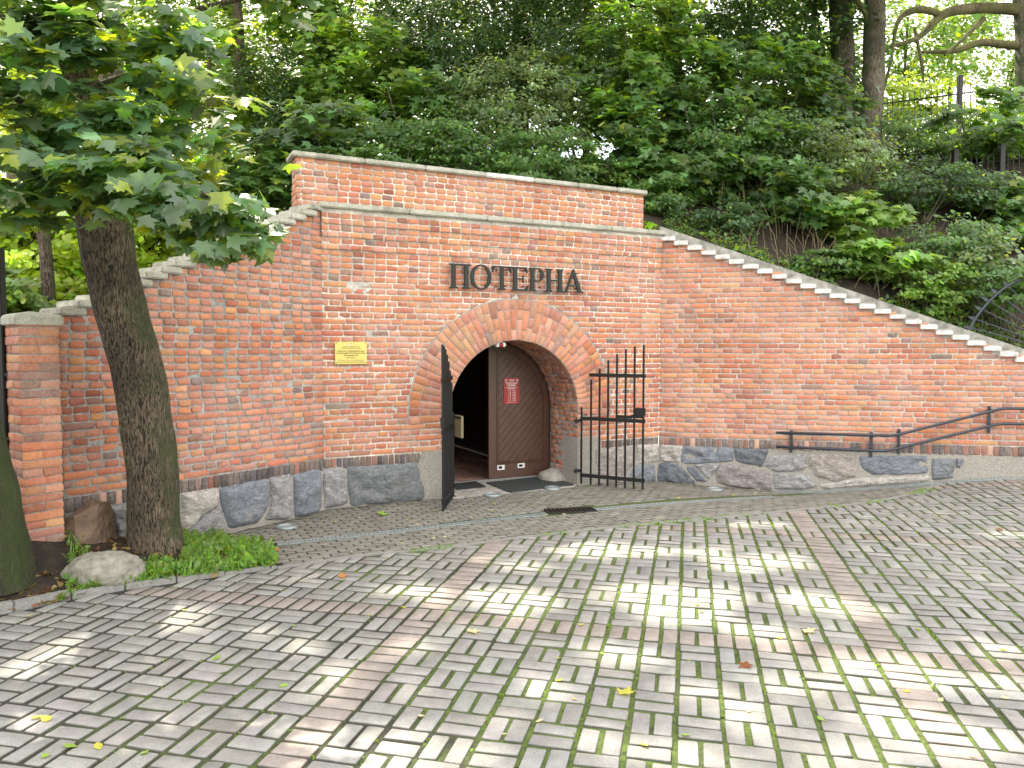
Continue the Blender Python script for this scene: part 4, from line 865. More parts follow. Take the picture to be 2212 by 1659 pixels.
rp_, cp_ = np.nonzero(ok[:-1, :-1] | ok[1:, :-1] | ok[:-1, 1:] | ok[1:, 1:])
Vb = np.stack([X, Y, Zb], -1).reshape(-1, 3); nx_ = len(xs)
near_k = ok
qs = np.array([(j*nx_+i, j*nx_+i+1, (j+1)*nx_+i+1, (j+1)*nx_+i) for j, i in zip(rp_, cp_) if ok[j, i] and ok[j+1, i+1] and ok[j+1, i] and ok[j, i+1]])
npmesh('bed_soil', Vb, qs.ravel(), np.full(len(qs), 4), M['soil'], smooth=True, kind='structure')
kb = empty('bed_kerb', (*hz(100, 1300), 0), label='low grey concrete kerb edging the planted bed at the left', cat='kerb')
KL = curve_pts(KERB, 240); cum = np.concatenate([[0], np.cumsum([np.linalg.norm(KL[i+1]-KL[i]) for i in range(len(KL)-1)])])
def along(s):
    i = min(np.searchsorted(cum, s, side='right')-1, len(KL)-2); f = (s-cum[i])/(cum[i+1]-cum[i]); return KL[i]*(1-f)+KL[i+1]*f
s = 0; 
while s < cum[-1]-.05:
    e = min(s+.42, cum[-1]); a, b_ = along(s+.004), along(e-.004); t = (b_-a)/np.linalg.norm(b_-a); n_ = np.array([-t[1], t[0], 0])
    hgt = .075*max(0., min(1, 1.35-s/cum[-1]*1.15)); MB().box((a+b_)/2+n_*.045+np.array([0, 0, hgt/2-.05]), np.linalg.norm(b_-a), .085, hgt+.10, t, n_).build('kerb_stone', M['kerb'], kb, bevel=.008); s = e
def bed_px(x, y): return ground_px(x, y, GB)
X, Y, z = bed_px(212, 1218); boulder('boulder', (X-.07, Y+.20, z+.11), .335, .22, .175, M['stone'], .1, 5, amp=.16, label='smooth rounded grey boulder lying in the bed beside the tree', cat='boulder')
X, Y, z = bed_px(152, 1165)
bm = bmesh.new()
for p in ((-.30, -.12, -.1), (.10, -.20, -.1), (.26, .05, -.1), (.24, .3, -.1), (-.2, .3, -.1), (-.26, -.02, .06), (.06, -.12, .22), (.20, .02, .30), (.20, .24, .30), (-.02, .26, .30), (.24, -.04, .1)): bm.verts.new(p)
bmesh.ops.convex_hull(bm, input=list(bm.verts)); bmesh.ops.subdivide_edges(bm, edges=list(bm.edges), cuts=5, use_grid_fill=True); bm.normal_update()
for v in bm.verts: v.co += v.normal*.03*noise.fractal(v.co*6, 1, 2, 4)
me = bpy.data.meshes.new('rock'); bm.to_mesh(me); bm.free(); rk = link('rock', me, M['stone_brown'], label='angular reddish brown rock leaning against the foot of the wall', cat='rock'); rk.location = (X, Y+.1, z); 
# ------------------------------------------------------------------ hill behind
hc = []
for u in (-1.5, 0, 1, 2, 3.3): zt = TOPL0+.47*max(u, 0); hc += [(*P2(FL, u, -.4), zt-.7), (*P2(FL, u, -4), min(zt-.6, 2.4)), (*P2(FL, u, -9), 3.2), (*P2(FL, u, -20), 3.4)]
for u in (0, 2, 4, 5.7): hc += [(*P2(FC, u, -.65), 4.45), (*P2(FC, u, -3), 4.5+.16*u), (*P2(FC, u, -6.5), 5.0+.35*u), (*P2(FC, u, -9), 5.3+.4*u), (*P2(FC, u, -25), 5.5+.4*u)]
for u in (.5, 2, 4, 6, 8.5): zt = TOPC+.10-sl*u; hc += [(*P2(FR, u, -.63), zt), (*P2(FR, u, -3), zt+1.55+.05*u), (*P2(FR, u, -6.3), 6.7), (*P2(FR, u, -10), 7.1), (*P2(FR, u, -25), 7.3)]
GH = RBF(hc)
def hz_f(X, Y): return GH(X, Y)+.05*np.sin(X*3+Y*2)*np.cos(Y*2.3)
V = []; us = np.linspace(0, 1, 120)
def hillrow(t):   # t: distance behind the wall line
    P_ = [np.array(P2(FL, -7, -t)), np.array(P2(FL, -2, -t))]+[np.array(P2(FL, u, -t)) for u in np.linspace(-1, 3.1, 10)]+[(np.array(P2(FL, FL.L, -t))+np.array(P2(FC, 0, -t)))/2]
    P_ += [np.array(P2(FC, u, -t)) for u in np.linspace(.3, 5.4, 16)]+[(np.array(P2(FC, FC.L, -t))+np.array(P2(FR, 0, -t)))/2]+[np.array(P2(FR, u, -t)) for u in np.linspace(.3, 12, 24)]
    return P_
rows = [hillrow(t) for t in (.60, .9, 1.3, 1.8, 2.4, 3, 3.7, 4.5, 5.4, 6.5, 8, 10, 13, 18, 26, 40)]; nc = len(rows[0])
for r_ in rows:
    for p in r_:
        z = float(hz_f(np.array(p[0]), np.array(p[1]))); z += .06*noise.noise(Vector((p[0]*2, p[1]*2, 0))); V.append((p[0], p[1], z))
Fc = [(j*nc+i, j*nc+i+1, (j+1)*nc+i+1, (j+1)*nc+i) for j in range(len(rows)-1) for i in range(nc-1)]
mesh('hillside', V, Fc, M['soil'], smooth=True, kind='structure')
#@VEG
# ------------------------------------------------------------------ foliage
def T_(half, fold=0.):
    r = [(x, y, -fold*x) for x, y in half]; l = [(-x, y, -fold*x) for x, y in half[1:-1]][::-1]
    return np.array(r+l)
MAPLE = T_([(0, 0), (.16, -.05), (.46, -.05), (.33, .14), (.48, .27), (.68, .56), (.43, .50), (.24, .52), (.27, .74), (.11, .80), (0, 1.06)], .22)
MAPLE_S = T_([(0, 0), (.45, -.05), (.34, .17), (.66, .55), (.25, .50), (0, 1.04)], .2)
OVATE = T_([(0, 0), (.26, .22), (.30, .50), (.15, .82), (0, 1)], .25)
BLADE = T_([(0, 0), (.05, .3), (.04, .7), (0, 1)], .0)
def leaves(name, P_, nrm, tip, size, tpl, colr, mat, parent=None, **k):
    P_ = np.asarray(P_); n = len(P_); nrm = nrm/np.linalg.norm(nrm, axis=1, keepdims=True); tip = tip-nrm*(tip*nrm).sum(1, keepdims=True); tip /= np.linalg.norm(tip, axis=1, keepdims=True)+1e-9; x = np.cross(tip, nrm)
    m = len(tpl); T = tpl.copy(); T[:, 1] -= .35
    V = P_[:, None]+size[:, None, None]*(x[:, None]*T[None, :, 0:1]+tip[:, None]*T[None, :, 1:2]+nrm[:, None]*T[None, :, 2:3])
    h = m//2    # two halves either side of the midrib
    a = np.arange(0, h+1); b = np.concatenate([[0], np.arange(h, m)]); 
    loc = np.concatenate([a, b]); loops = (loc[None]+m*np.arange(n)[:, None]).ravel(); cnt = np.tile([len(a), len(b)], n)
    return npmesh(name, V.reshape(-1, 3), loops, cnt, mat, parent, col=np.repeat(colr, m, 0), **k)
GREENS = {'nearleaf': (.080, .15, .085), 'dark': (.058, .115, .045), 'mid': (.092, .170, .060), 'light': (.14, .235, .060), 'yellow': (.27, .36, .05), 'grey': (.16, .22, .13), 'blue': (.095, .155, .085), 'weed': (.13, .25, .05)}  # the yellow tone has sunlight put into its colour, for lit and backlit trees
def lcol(n, key, var=.28, yel=.06):
    c = np.array(GREENS[key])*np.exp(RS.normal(0, var, (n, 1)))*(1+RS.normal(0, .07, (n, 3))); y = RS.rand(n) < yel; c[y] = np.array([.20, .26, .04])*(1+RS.normal(0, .2, (y.sum(), 1))); return np.clip(c, .004, .7)
def cloud(c, r, n, clumps, flat_=.45, shell=.55):
    """leaf positions gathered in flat sprays scattered through an ellipsoid"""
    c = np.array(c); r = np.array(r); d = RS.normal(0, 1, (clumps, 3)); d /= np.linalg.norm(d, axis=1, keepdims=True); rad = shell+(1-shell)*RS.rand(clumps)**.6; rad *= np.where(RS.rand(clumps) < .25, RS.rand(clumps), 1)
    K = d*rad[:, None]; idx = RS.randint(0, clumps, n); cs = .55*(4./clumps)**.33
    q = K[idx]+RS.normal(0, 1, (n, 3))*np.array([cs, cs, cs*flat_])*.6
    return c+q*r, K[idx], idx
def crown(name, blobs, size, tpl, key, mat, parent, dens=1., up=.75, yel=.05, var=.28, carve=None, shell=.55, flat_=.45, **k):
    PP, NN, TT, CC = [], [], [], []
    for (c, r, n) in blobs:
        n = int(n*dens); cl = max(5, n//45); p, out_, idx = cloud(c, r, n, cl, flat_, shell); m = len(p)
        nn = np.array([.05, -.5, up])+out_*.40+RS.normal(0, .38, (m, 3)); tt = out_*np.array([1, 1, .3])+RS.normal(0, .6, (m, 3))+np.array([0, -.2, -.4])
        cc = lcol(m, key, var, yel)*np.exp(RS.normal(0, .18, cl))[idx][:, None]
        PP.append(p); NN.append(nn); TT.append(tt); CC.append(cc)
    PP, NN, TT, CC = map(np.concatenate, (PP, NN, TT, CC))
    if carve is not None: kp = carve(PP); PP, NN, TT, CC = PP[kp], NN[kp], TT[kp], CC[kp]
    NN[:, 2] = np.abs(NN[:, 2])+.05
    return leaves(name, PP, NN, TT, size*np.exp(RS.normal(0, .2, len(PP))), tpl, CC, mat, parent, **k)
def vis(p):      # is the point inside the photographed cone (used only for density)
    return None
# patches of sun that reach the square, as (x, y, rx, ry, tilt) on the ground
SUNP = []
for (x, y, rx, ry) in ((400, 1338, 75, 22), (330, 1310, 40, 8), (880, 1275, 60, 10), (1000, 1290, 90, 22), (1120, 1298, 90, 24), (1010, 1208, 60, 9), (1130, 1225, 60, 10), (1290, 1190, 130, 15), (1230, 1160, 60, 10), (1480, 1195, 90, 8), (1640, 1218, 120, 12), (1700, 1210, 60, 8), (1400, 1285, 130, 22), (1480, 1325, 110, 28), (1560, 1290, 70, 16), (1290, 1405, 60, 10), (1370, 1420, 60, 10), (1770, 1300, 90, 20), (1850, 1318, 60, 14), (1660, 1370, 90, 15), (1890, 1440, 120, 20), (1740, 1480, 110, 18), (1980, 1475, 80, 14), (2160, 1475, 60, 22), (2190, 1405, 40, 12), (1500, 1500, 70, 12), (1960, 1555, 90, 28), (2060, 1600, 120, 30), (1850, 1630, 90, 16), (1470, 1625, 90, 18), (1300, 1600, 60, 12), (1040, 1640, 70, 18), (1080, 1560, 50, 10), (880, 1400, 45, 10), (700, 1500, 50, 14), (740, 1455, 50, 12), (660, 1400, 40, 9), (900, 1490, 40, 9), (20, 1365, 40, 14), (30, 1450, 30, 16), (20, 1530, 40, 20), (2100, 1116, 120, 5), (1960, 1120, 50, 4), (630, 1240, 50, 8), (1640, 1135, 60, 5), (2180, 1160, 60, 7), (1150, 1460, 30, 8), (560, 1370, 30, 7), (1180, 1500, 40, 8), (1620, 1560, 40, 10)):
    c = hz(x, y); a = hz(x+rx, y); b = hz(x, y-ry); SUNP.append((c[0], c[1], max(a[0]-c[0], .10), max(b[1]-c[1], .10)))
SUNP = np.array(SUNP)
def shadow_xy(P_): k_ = P_[:, 2]/SUN_V[2]; return P_[:, 0]-SUN_V[0]*k_, P_[:, 1]-SUN_V[1]*k_
def in_sun(P_, grow=1.0):
    X, Y = shadow_xy(P_); r = np.full(len(X), 9.)
    for cx, cy, rx, ry in SUNP: r = np.minimum(r, ((X-cx)/(rx*grow+.07))**2+((Y-cy)/(ry*grow+.07))**2)
    return r < 1
def carve_canopy(P_):  # cuts gaps in the unseen crowns so sun lands on chosen patches
    X, Y = shadow_xy(P_); nz = np.array([noise.noise(Vector((x*1.4, y*1.4, 5))) for x, y in zip(X, Y)])
    open_left = ((X < -.3) & (Y < 4.2) & (nz > -.3)) | ((X < 1.) & (Y > 9.6) & (nz > -.4)) | ((X < -2.4) & (nz > .12)) & (Y < 9)
    open_hill = (Y > 12.5) & (nz > -.05)
    return ~in_sun(P_) & ~open_left & ~open_hill
def limb(mb, pts, r0, r1, seg=8, n=8):
    cp = curve_pts(pts, n); mb.tube(cp, list(np.linspace(r0, r1, n)), seg, True, .15)
# ---- far and overhanging trees on the rampart (unseen crowns, added and shaped to shade the square)
def tree(label, base, top, r0, crowns, leafn, lsize, key, cat='tree', tpl=OVATE, mat='bark_far', carve=None, group=None, yel=.05, shell=.5, name='tree', lm='leaf'):
    base = np.array(base, float); top = np.array(top, float); t = empty(name, tuple(base), label=label, cat=cat, group=group)
    mid = (base+top)/2+np.array([random.uniform(-.2, .2), random.uniform(-.2, .2), 0]); mb = MB(); limb(mb, [base-np.array([0, 0, .4]), base+(mid-base)*.5, mid, top], r0, r0*.45, 12, 14)
    mb.build('trunk', M[mat], t, True); mb = MB()
    for c, r in crowns:
        for _ in range(3):
            s = mid*(1-random.random()*.9)+top*random.random()*.9; s = mid+(top-mid)*random.random(); e = np.array(c)+RS.uniform(-.6, .6, 3)*np.array(r); limb(mb, [s, (s+e)/2+np.array([0, 0, .3]), e], r0*.35, .02, 6, 7)
    mb.build('limbs', M[mat], t, True)
    vol = sum(r[0]*r[1]*r[2] for _, r in crowns); crown('crown', [(c, r, leafn*(r[0]*r[1]*r[2])/vol) for c, r in crowns], lsize, tpl, key, M[lm], t, carve=carve, yel=yel, shell=shell)
    return t
gh = lambda X, Y: float(GH(np.array(X), np.array(Y)))
over = [((-9.5, 14.5), [((-9.0, 12.5, 13.2), (3.4, 3.4, 2.6)), ((-10.5, 16, 13), (3, 3, 3))], 'tall tree on the rampart above the far left, its unseen crown shaped to shade the square', 'mid'),
    ((-4.6, 18), [((-5.0, 13.2, 13.8), (3.4, 3.2, 2.4)), ((-4.6, 17.5, 14.5), (3, 3, 3))], 'tall tree on the rampart behind the left wing with an unseen overhanging crown shaped to shade the square', 'dark'),
    ((.2, 19), [((-.4, 12.8, 13.6), (3.4, 3.2, 2.3)), ((.4, 17.5, 14.6), (3.4, 3, 3))], 'tall tree on the rampart behind the parapet, its unseen crown shaped to shade the square', 'dark'),
    ((4.2, 20), [((3.6, 14.2, 13.8), (3.2, 3.2, 2.3)), ((4.6, 18.6, 14.8), (3.2, 3, 3))], 'tall tree on the rampart behind the right end of the parapet, its unseen crown shaped to shade the square', 'mid'),
    ((-7.5, 21), [((-7.6, 19.0, 15), (3.2, 3, 2.8))], 'tall tree farther back on the left of the rampart, its unseen crown shaped to shade the square', 'mid')]
for (bx_, by_), cr_, lab, key in over:
    z = gh(bx_, by_); tp = cr_[-1][0]; tree(lab, (bx_, by_, z), (tp[0], tp[1], tp[2]+1.0), .26, cr_, 13000, .27, key, carve=carve_canopy, shell=.1)
# ---- background trees seen behind the shrubs
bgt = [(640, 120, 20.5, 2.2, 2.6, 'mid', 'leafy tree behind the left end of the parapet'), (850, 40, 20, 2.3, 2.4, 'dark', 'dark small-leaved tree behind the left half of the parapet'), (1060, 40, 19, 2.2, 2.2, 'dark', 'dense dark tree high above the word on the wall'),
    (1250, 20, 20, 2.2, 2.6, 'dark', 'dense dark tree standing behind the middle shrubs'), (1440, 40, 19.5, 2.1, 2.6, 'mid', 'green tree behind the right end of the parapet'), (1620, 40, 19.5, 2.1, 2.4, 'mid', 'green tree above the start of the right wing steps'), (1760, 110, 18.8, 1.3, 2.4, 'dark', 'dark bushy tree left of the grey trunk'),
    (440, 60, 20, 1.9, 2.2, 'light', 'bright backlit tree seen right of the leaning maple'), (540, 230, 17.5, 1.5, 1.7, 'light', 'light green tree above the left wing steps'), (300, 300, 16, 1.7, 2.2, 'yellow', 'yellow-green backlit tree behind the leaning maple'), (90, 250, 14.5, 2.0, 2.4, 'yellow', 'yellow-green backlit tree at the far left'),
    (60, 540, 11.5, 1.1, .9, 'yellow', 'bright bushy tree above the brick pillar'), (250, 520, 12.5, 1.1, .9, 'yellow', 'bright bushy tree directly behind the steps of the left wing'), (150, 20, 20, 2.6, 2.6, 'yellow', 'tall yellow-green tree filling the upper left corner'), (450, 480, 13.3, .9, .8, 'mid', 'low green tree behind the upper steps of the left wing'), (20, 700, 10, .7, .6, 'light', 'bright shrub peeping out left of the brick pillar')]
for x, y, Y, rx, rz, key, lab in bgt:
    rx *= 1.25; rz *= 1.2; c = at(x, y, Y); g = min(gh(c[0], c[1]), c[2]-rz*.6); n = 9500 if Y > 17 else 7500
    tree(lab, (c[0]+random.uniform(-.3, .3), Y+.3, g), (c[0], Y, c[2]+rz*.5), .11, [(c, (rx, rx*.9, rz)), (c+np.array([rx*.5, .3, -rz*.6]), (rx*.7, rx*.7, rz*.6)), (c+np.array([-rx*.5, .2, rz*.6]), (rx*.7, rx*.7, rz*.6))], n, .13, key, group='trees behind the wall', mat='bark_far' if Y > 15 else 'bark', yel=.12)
for x, y, Y, rx, rz, n, key, lab in ((1980, 235, 22, 1.5, .9, 2600, 'yellow', 'sunlit yellow-green bush behind the hilltop railings'), (2090, 290, 21, 1.5, .8, 2200, 'light', 'light green bush behind the hilltop fence post'), (2060, 60, 27, 3.0, 2.2, 4200, 'light', 'thin far tree with sky showing through at the upper right'), (2190, 190, 25, 2.0, 1.8, 2400, 'light', 'thin far tree at the right edge of the sky gap'), (1960, 90, 25, 1.6, 1.6, 2200, 'mid', 'sparse far tree right of the grey trunk'), (2210, 330, 17.5, 1.3, .8, 2600, 'mid', 'leafy bush at the right edge below the sky gap')):
    c = at(x, y, Y); tree(lab, (c[0], Y+.2, gh(c[0], c[1])-.1), (c[0], Y, c[2]+rz*.5), .08, [(c, (rx, rx*.8, rz))], n, .14, key, group='trees behind the wall', yel=.15, shell=.3)
PW = []
while len(PW) < 70000:
    Y = RS.uniform(23.5, 27.5); xp = RS.uniform(-250, 2450); yp = RS.uniform(-120, 700)
    n1 = noise.noise(Vector((xp*.006, yp*.008, 1)))+.5*noise.noise(Vector((xp*.02, yp*.02, 4)))
    thr = -.30 if 560 < xp < 1850 else .02
    if yp < 330 and xp > 1900: thr = .12
    if n1 < thr and RS.rand() < .93: continue
    PW.append(at(xp, yp, Y))
PW = np.array(PW); n = len(PW); cw = lcol(n, 'mid', .3, .2); lf = PW[:, 0] < -5; cw[lf] *= np.array([1.7, 1.5, 1.0])  # leaves at the left brightened and yellowed to imitate backlight
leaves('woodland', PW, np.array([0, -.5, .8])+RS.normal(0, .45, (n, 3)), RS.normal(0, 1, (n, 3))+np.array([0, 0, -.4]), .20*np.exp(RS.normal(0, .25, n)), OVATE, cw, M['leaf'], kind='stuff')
# ---- maple saplings and shrubs on the slope
def plant(name, cat, label, x, y, Y, rx, rz, n, size, tpl, key, group, up=.75, yel=.04, lm='leaf'):
    c = at(x, y, Y); g = gh(c[0], c[1]); t = empty(name, (c[0], c[1], g), label=label, cat=cat, group=group); mb = MB(); c0 = np.array([c[0], c[1], min(g, c[2]-rz*.4)])
    for _ in range(5):
        e = c+RS.uniform(-.75, .75, 3)*np.array([rx, rx, rz]); b = c0+RS.uniform(-.15, .15, 3)*np.array([1, 1, 0]); limb(mb, [b-np.array([0, 0, .1]), (b+e)/2+RS.uniform(-.1, .1, 3), e], .022, .007, 5, 7)
    mb.build('stems', M['bark_far'], t, True); crown('foliage', [(c, (rx, rx*.8, rz), n)], size, tpl, key, M[lm], t, up=up, yel=yel, shell=.45); return t
sap = [(780, 190, 15.6, 1.15, 1.25, 'light', 'light green young maple above the left part of the parapet'), (700, 60, 17, 1.1, 1.0, 'light', 'bright young maple at the top of the picture left of the middle'), (555, 390, 13.0, .8, .9, 'mid', 'young maple directly behind the upper steps of the left wing'), (690, 300, 13.3, .8, .55, 'blue', 'bluish young maple touching the left end of the parapet'), (930, 250, 14.8, .9, .8, 'mid', 'young maple behind the left half of the parapet'),
    (1380, 130, 15.4, 1.05, 1.25, 'light', 'tall bright young maple above the right end of the parapet'), (1345, 330, 14.6, .8, .95, 'mid', 'young maple rising from behind the right end of the parapet'), (1500, 220, 15.4, 1.0, 1.2, 'mid', 'broad young maple above the start of the stepped coping'), (1480, 400, 14.4, .75, .6, 'mid', 'low young maple just above the top of the stepped coping'), (1640, 200, 16, 1.1, 1.1, 'mid', 'young maple high on the slope left of the two trunks'), (1640, 360, 15, 1.0, .8, 'mid', 'spreading young maple midway up the slope'),
    (1760, 250, 16.3, 1.0, .9, 'blue', 'bluish green young maple in front of the two trunks'), (1730, 440, 14.2, .8, .55, 'mid', 'low young maple above the middle of the stepped coping'), (1870, 480, 13.8, .62, .52, 'light', 'bright young maple with dense leaves above the handrail'), (1900, 580, 12.9, .62, .42, 'light', 'low bright young maple above the lower steps'), (1850, 560, 13.2, .4, .5, 'light', 'small young maple with bare stems over the middle steps'), (2110, 290, 16.6, 1.1, .8, 'mid', 'feathery leaved tree in front of the hilltop fence'), (2200, 470, 14.8, .9, .6, 'mid', 'green young maple at the right edge in front of the lower fence')]
for x, y, Y, rx, rz, key, lab in sap: plant('maple_sapling', 'young maple', lab, x, y, Y, rx*1.2, rz*1.2, int(1500*rx*rz+350), .17, MAPLE_S, key, 'young maples on the slope', up=.95)
shr = [(1000, 330, 13.9, .95, .6, 'mid', 'small-leaved shrub behind the middle of the parapet'), (1120, 240, 15, 1.1, .9, 'grey', 'pale small-leaved shrub above the middle of the parapet'), (1180, 350, 14.2, .9, .55, 'mid', 'small-leaved shrub just above the parapet over the arch'), (1010, 150, 16.5, 1.2, 1.1, 'dark', 'dark small-leaved shrub high above the middle of the parapet'), (1250, 170, 16, 1.1, 1.0, 'blue', 'bluish small-leaved shrub left of the tall bright maple'), (870, 340, 13.6, .8, .45, 'mid', 'shrub behind the left third of the parapet'),
    (1190, 60, 17.5, 1.3, 1.1, 'dark', 'very dark shrub at the top centre of the picture'), (900, 110, 17, 1.2, 1.1, 'dark', 'dark shrub between two bright maples at the top'), (1280, 400, 14.4, .7, .4, 'light', 'light green shrub at the right end of the parapet top'), (640, 200, 16, 1.0, .9, 'dark', 'dark shrub above the left end of the parapet'), (1420, 430, 13.9, .6, .35, 'mid', 'small shrub beside the right end of the parapet'), (1570, 310, 15, .9, .7, 'mid', 'shrub on the slope right of the parapet'), (1820, 350, 15.0, .85, .6, 'grey', 'pale silvery shrub on the slope below the two trunks'), (1700, 330, 15.3, .8, .6, 'blue', 'bluish shrub left of the silvery one'),
    (2060, 540, 13.1, .8, .45, 'mid', 'shrub on the right slope above the lower steps'), (2150, 580, 12.5, .6, .4, 'grey', 'pale shrub beside the fan of iron spikes'), (2020, 620, 12.4, .45, .32, 'light', 'bright low shrub over the sloping ledge'), (2190, 620, 12.0, .5, .3, 'mid', 'low shrub behind the fan of iron spikes'), (1980, 400, 15, .8, .4, 'dark', 'dark scrub in the hollow below the hilltop railings'), (2090, 420, 15.2, .8, .4, 'dark', 'dark scrub below the feathery tree'), (1560, 480, 14.0, .6, .35, 'dark', 'dark low shrub above the stepped coping'), (1620, 100, 18, 1.2, 1.0, 'dark', 'dark shrub behind the young maples at the top'), (760, 360, 13.2, .6, .3, 'mid', 'low shrub behind the left end of the parapet coping'), (1100, 385, 13.6, .7, .3, 'mid', 'low shrub peeping over the middle of the parapet'), (1950, 300, 18, .9, .5, 'mid', 'shrub at the foot of the hilltop railings'), (1780, 570, 12.9, .4, .2, 'mid', 'small shrub on the slope over the middle steps')]
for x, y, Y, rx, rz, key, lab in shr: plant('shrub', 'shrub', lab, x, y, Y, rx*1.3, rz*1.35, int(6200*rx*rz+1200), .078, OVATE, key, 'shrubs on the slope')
# thick grey trunks and mossy limbs at the upper right
def trunk_tree(label, x0, y0, x1, y1, Y, wpx, mat, lims, crown_=None):
    b = at(x0, y0, Y); t_ = at(x1, y1, Y); t = empty('tree', tuple(b), label=label, cat='tree', group='big trees on the hilltop'); mb = MB(); r = wpx*Y/3200; up_ = t_-b; cp = curve_pts([b-up_*.15, b, b+up_*.5+np.array([.05, 0, 0]), t_, t_+up_*.4], 26); mb.tube(cp, list(np.linspace(r*1.15, r*.75, 26)), 18, True, .14); mb.build('trunk', M[mat], t, True)
    for L_ in lims:
        pts = [at(x, y, Yv) for x, y, Yv, _ in L_]; rr = [q[3]*Y/3200 for q in L_]; cp = curve_pts(pts, 18); mb = MB(); mb.tube(cp, list(np.interp(np.linspace(0, len(rr)-1, 18), range(len(rr)), rr)), 9, True, .3); mb.build('branch', M['bark_branch'], t, True)
    if crown_: crown('crown', crown_, .15, OVATE, 'mid', M['leaf'], t, shell=.3)
    return t
M['bark_branch'] = bark_mat('mossy_branch_bark', (.05, .04, .025), (.20, .16, .09), (.13, .15, .03), .9)  # branch bark heavily covered with yellow-green moss
trunk_tree('straight grey trunk of a tall tree on the right of the hilltop', 1878, 290, 1890, -60, 17.6, 46, 'bark_far', [[(1885, 60, 17.6, 14), (1850, 0, 17.4, 9), (1800, -40, 17, 5)]], [(at(1880, -120, 17), (2.4, 2.2, 1.4), 3500)])
trunk_tree('shaded trunk half hidden by leaves left of the straight grey one', 1820, 280, 1812, -60, 18.3, 50, 'bark_far', [])
trunk_tree('big tree at the right edge with mossy limbs reaching left', 2215, 200, 2200, -60, 19, 34, 'bark_far', [[(2212, 22, 19, 26), (2120, 18, 18.8, 22), (2040, 30, 18.6, 20), (1985, 80, 18.4, 12), (1925, 100, 18.2, 6)], [(2205, 100, 19, 16), (2120, 92, 18.8, 15), (2060, 110, 18.6, 10), (1990, 112, 18.5, 6)], [(2040, 35, 18.6, 14), (1985, 20, 18.3, 16), (1940, 45, 18.1, 9), (1925, 130, 18, 6), (1905, 210, 18, 4)], [(2125, 40, 18.8, 12), (2085, 80, 18.6, 9), (2040, 120, 18.5, 5)], [(1975, 60, 18.4, 6), (1990, 130, 18.3, 8), (1995, 180, 18.3, 3)]], [(at(2140, -150, 19), (3, 2.5, 1.3), 3000)])
for x0, y0, x1, y1, Y, wp, lab in ((517, 200, 508, -40, 16.5, 20, 'thin dark trunk above the left wing steps'), (452, 330, 440, -40, 15.5, 8, 'very thin grey pole-like trunk right of the leaning maple'), (105, 640, 70, 400, 10.2, 26, 'dark trunk behind the brick pillar'), (1150, 120, 1158, -40, 18.5, 22, 'dark trunk hidden in the foliage at the top centre')):
    trunk_tree(lab, x0, y0, x1, y1, Y, wp, 'bark', [])
# ---- near leaning maple
mp_ = empty('maple_tree', tuple(ground_px(335, 1188, GB)), label='thick leaning maple trunk with mossy bark and drooping green leaves', cat='tree')
TP = [(336, 1200, 7.42, 70), (336, 1178, 7.42, 60), (333, 1130, 7.40, 55), (328, 1000, 7.35, 54), (313, 900, 7.3, 54.5), (298, 800, 7.22, 54), (270, 700, 7.14, 54), (245, 600, 7.05, 54), (227, 500, 6.98, 56), (222, 440, 6.93, 59), (214, 380, 6.9, 52), (203, 300, 6.86, 42), (185, 200, 6.8, 36), (150, 110, 6.72, 32), (105, 20, 6.62, 29), (60, -120, 6.5, 24), (20, -320, 6.4, 16)]
cp = curve_pts([at(x, y, Y) for x, y, Y, _ in TP], 90); rr = np.interp(np.linspace(0, len(TP)-1, 90), range(len(TP)), [w_*Y*.95/1600 for _, _, Y, w_ in TP])
MB().tube(cp, list(rr), 110, True, .07, 3.).build('trunk', M['bark'], mp_, True)
for L_ in ([(222, 400, 6.95, 34), (232, 300, 7.2, 28), (240, 180, 7.5, 24), (242, 60, 7.8, 22), (236, -60, 8, 18)], [(205, 330, 6.8, 16), (130, 290, 6.3, 11), (60, 230, 6.0, 8), (0, 190, 5.8, 6)], [(215, 400, 6.8, 14), (300, 380, 6.1, 9), (420, 410, 5.6, 5), (540, 480, 5.3, 2.5)], [(185, 200, 6.8, 14), (300, 160, 6.4, 9), (420, 130, 6, 4)], [(240, 120, 7.6, 14), (330, 60, 7.3, 9), (430, 20, 7, 6), (560, -10, 6.6, 4)], [(150, 110, 6.7, 12), (60, 60, 6.2, 8), (-30, 20, 5.8, 5)]):
    c2_ = curve_pts([at(x, y, Y) for x, y, Y, _ in L_], 24); r2 = np.interp(np.linspace(0, len(L_)-1, 24), range(len(L_)), [q[3]*q[2]/1600 for q in L_]); MB().tube(c2_, list(r2), 12, True, .1, 4.).build('branch', M['bark'], mp_, True)
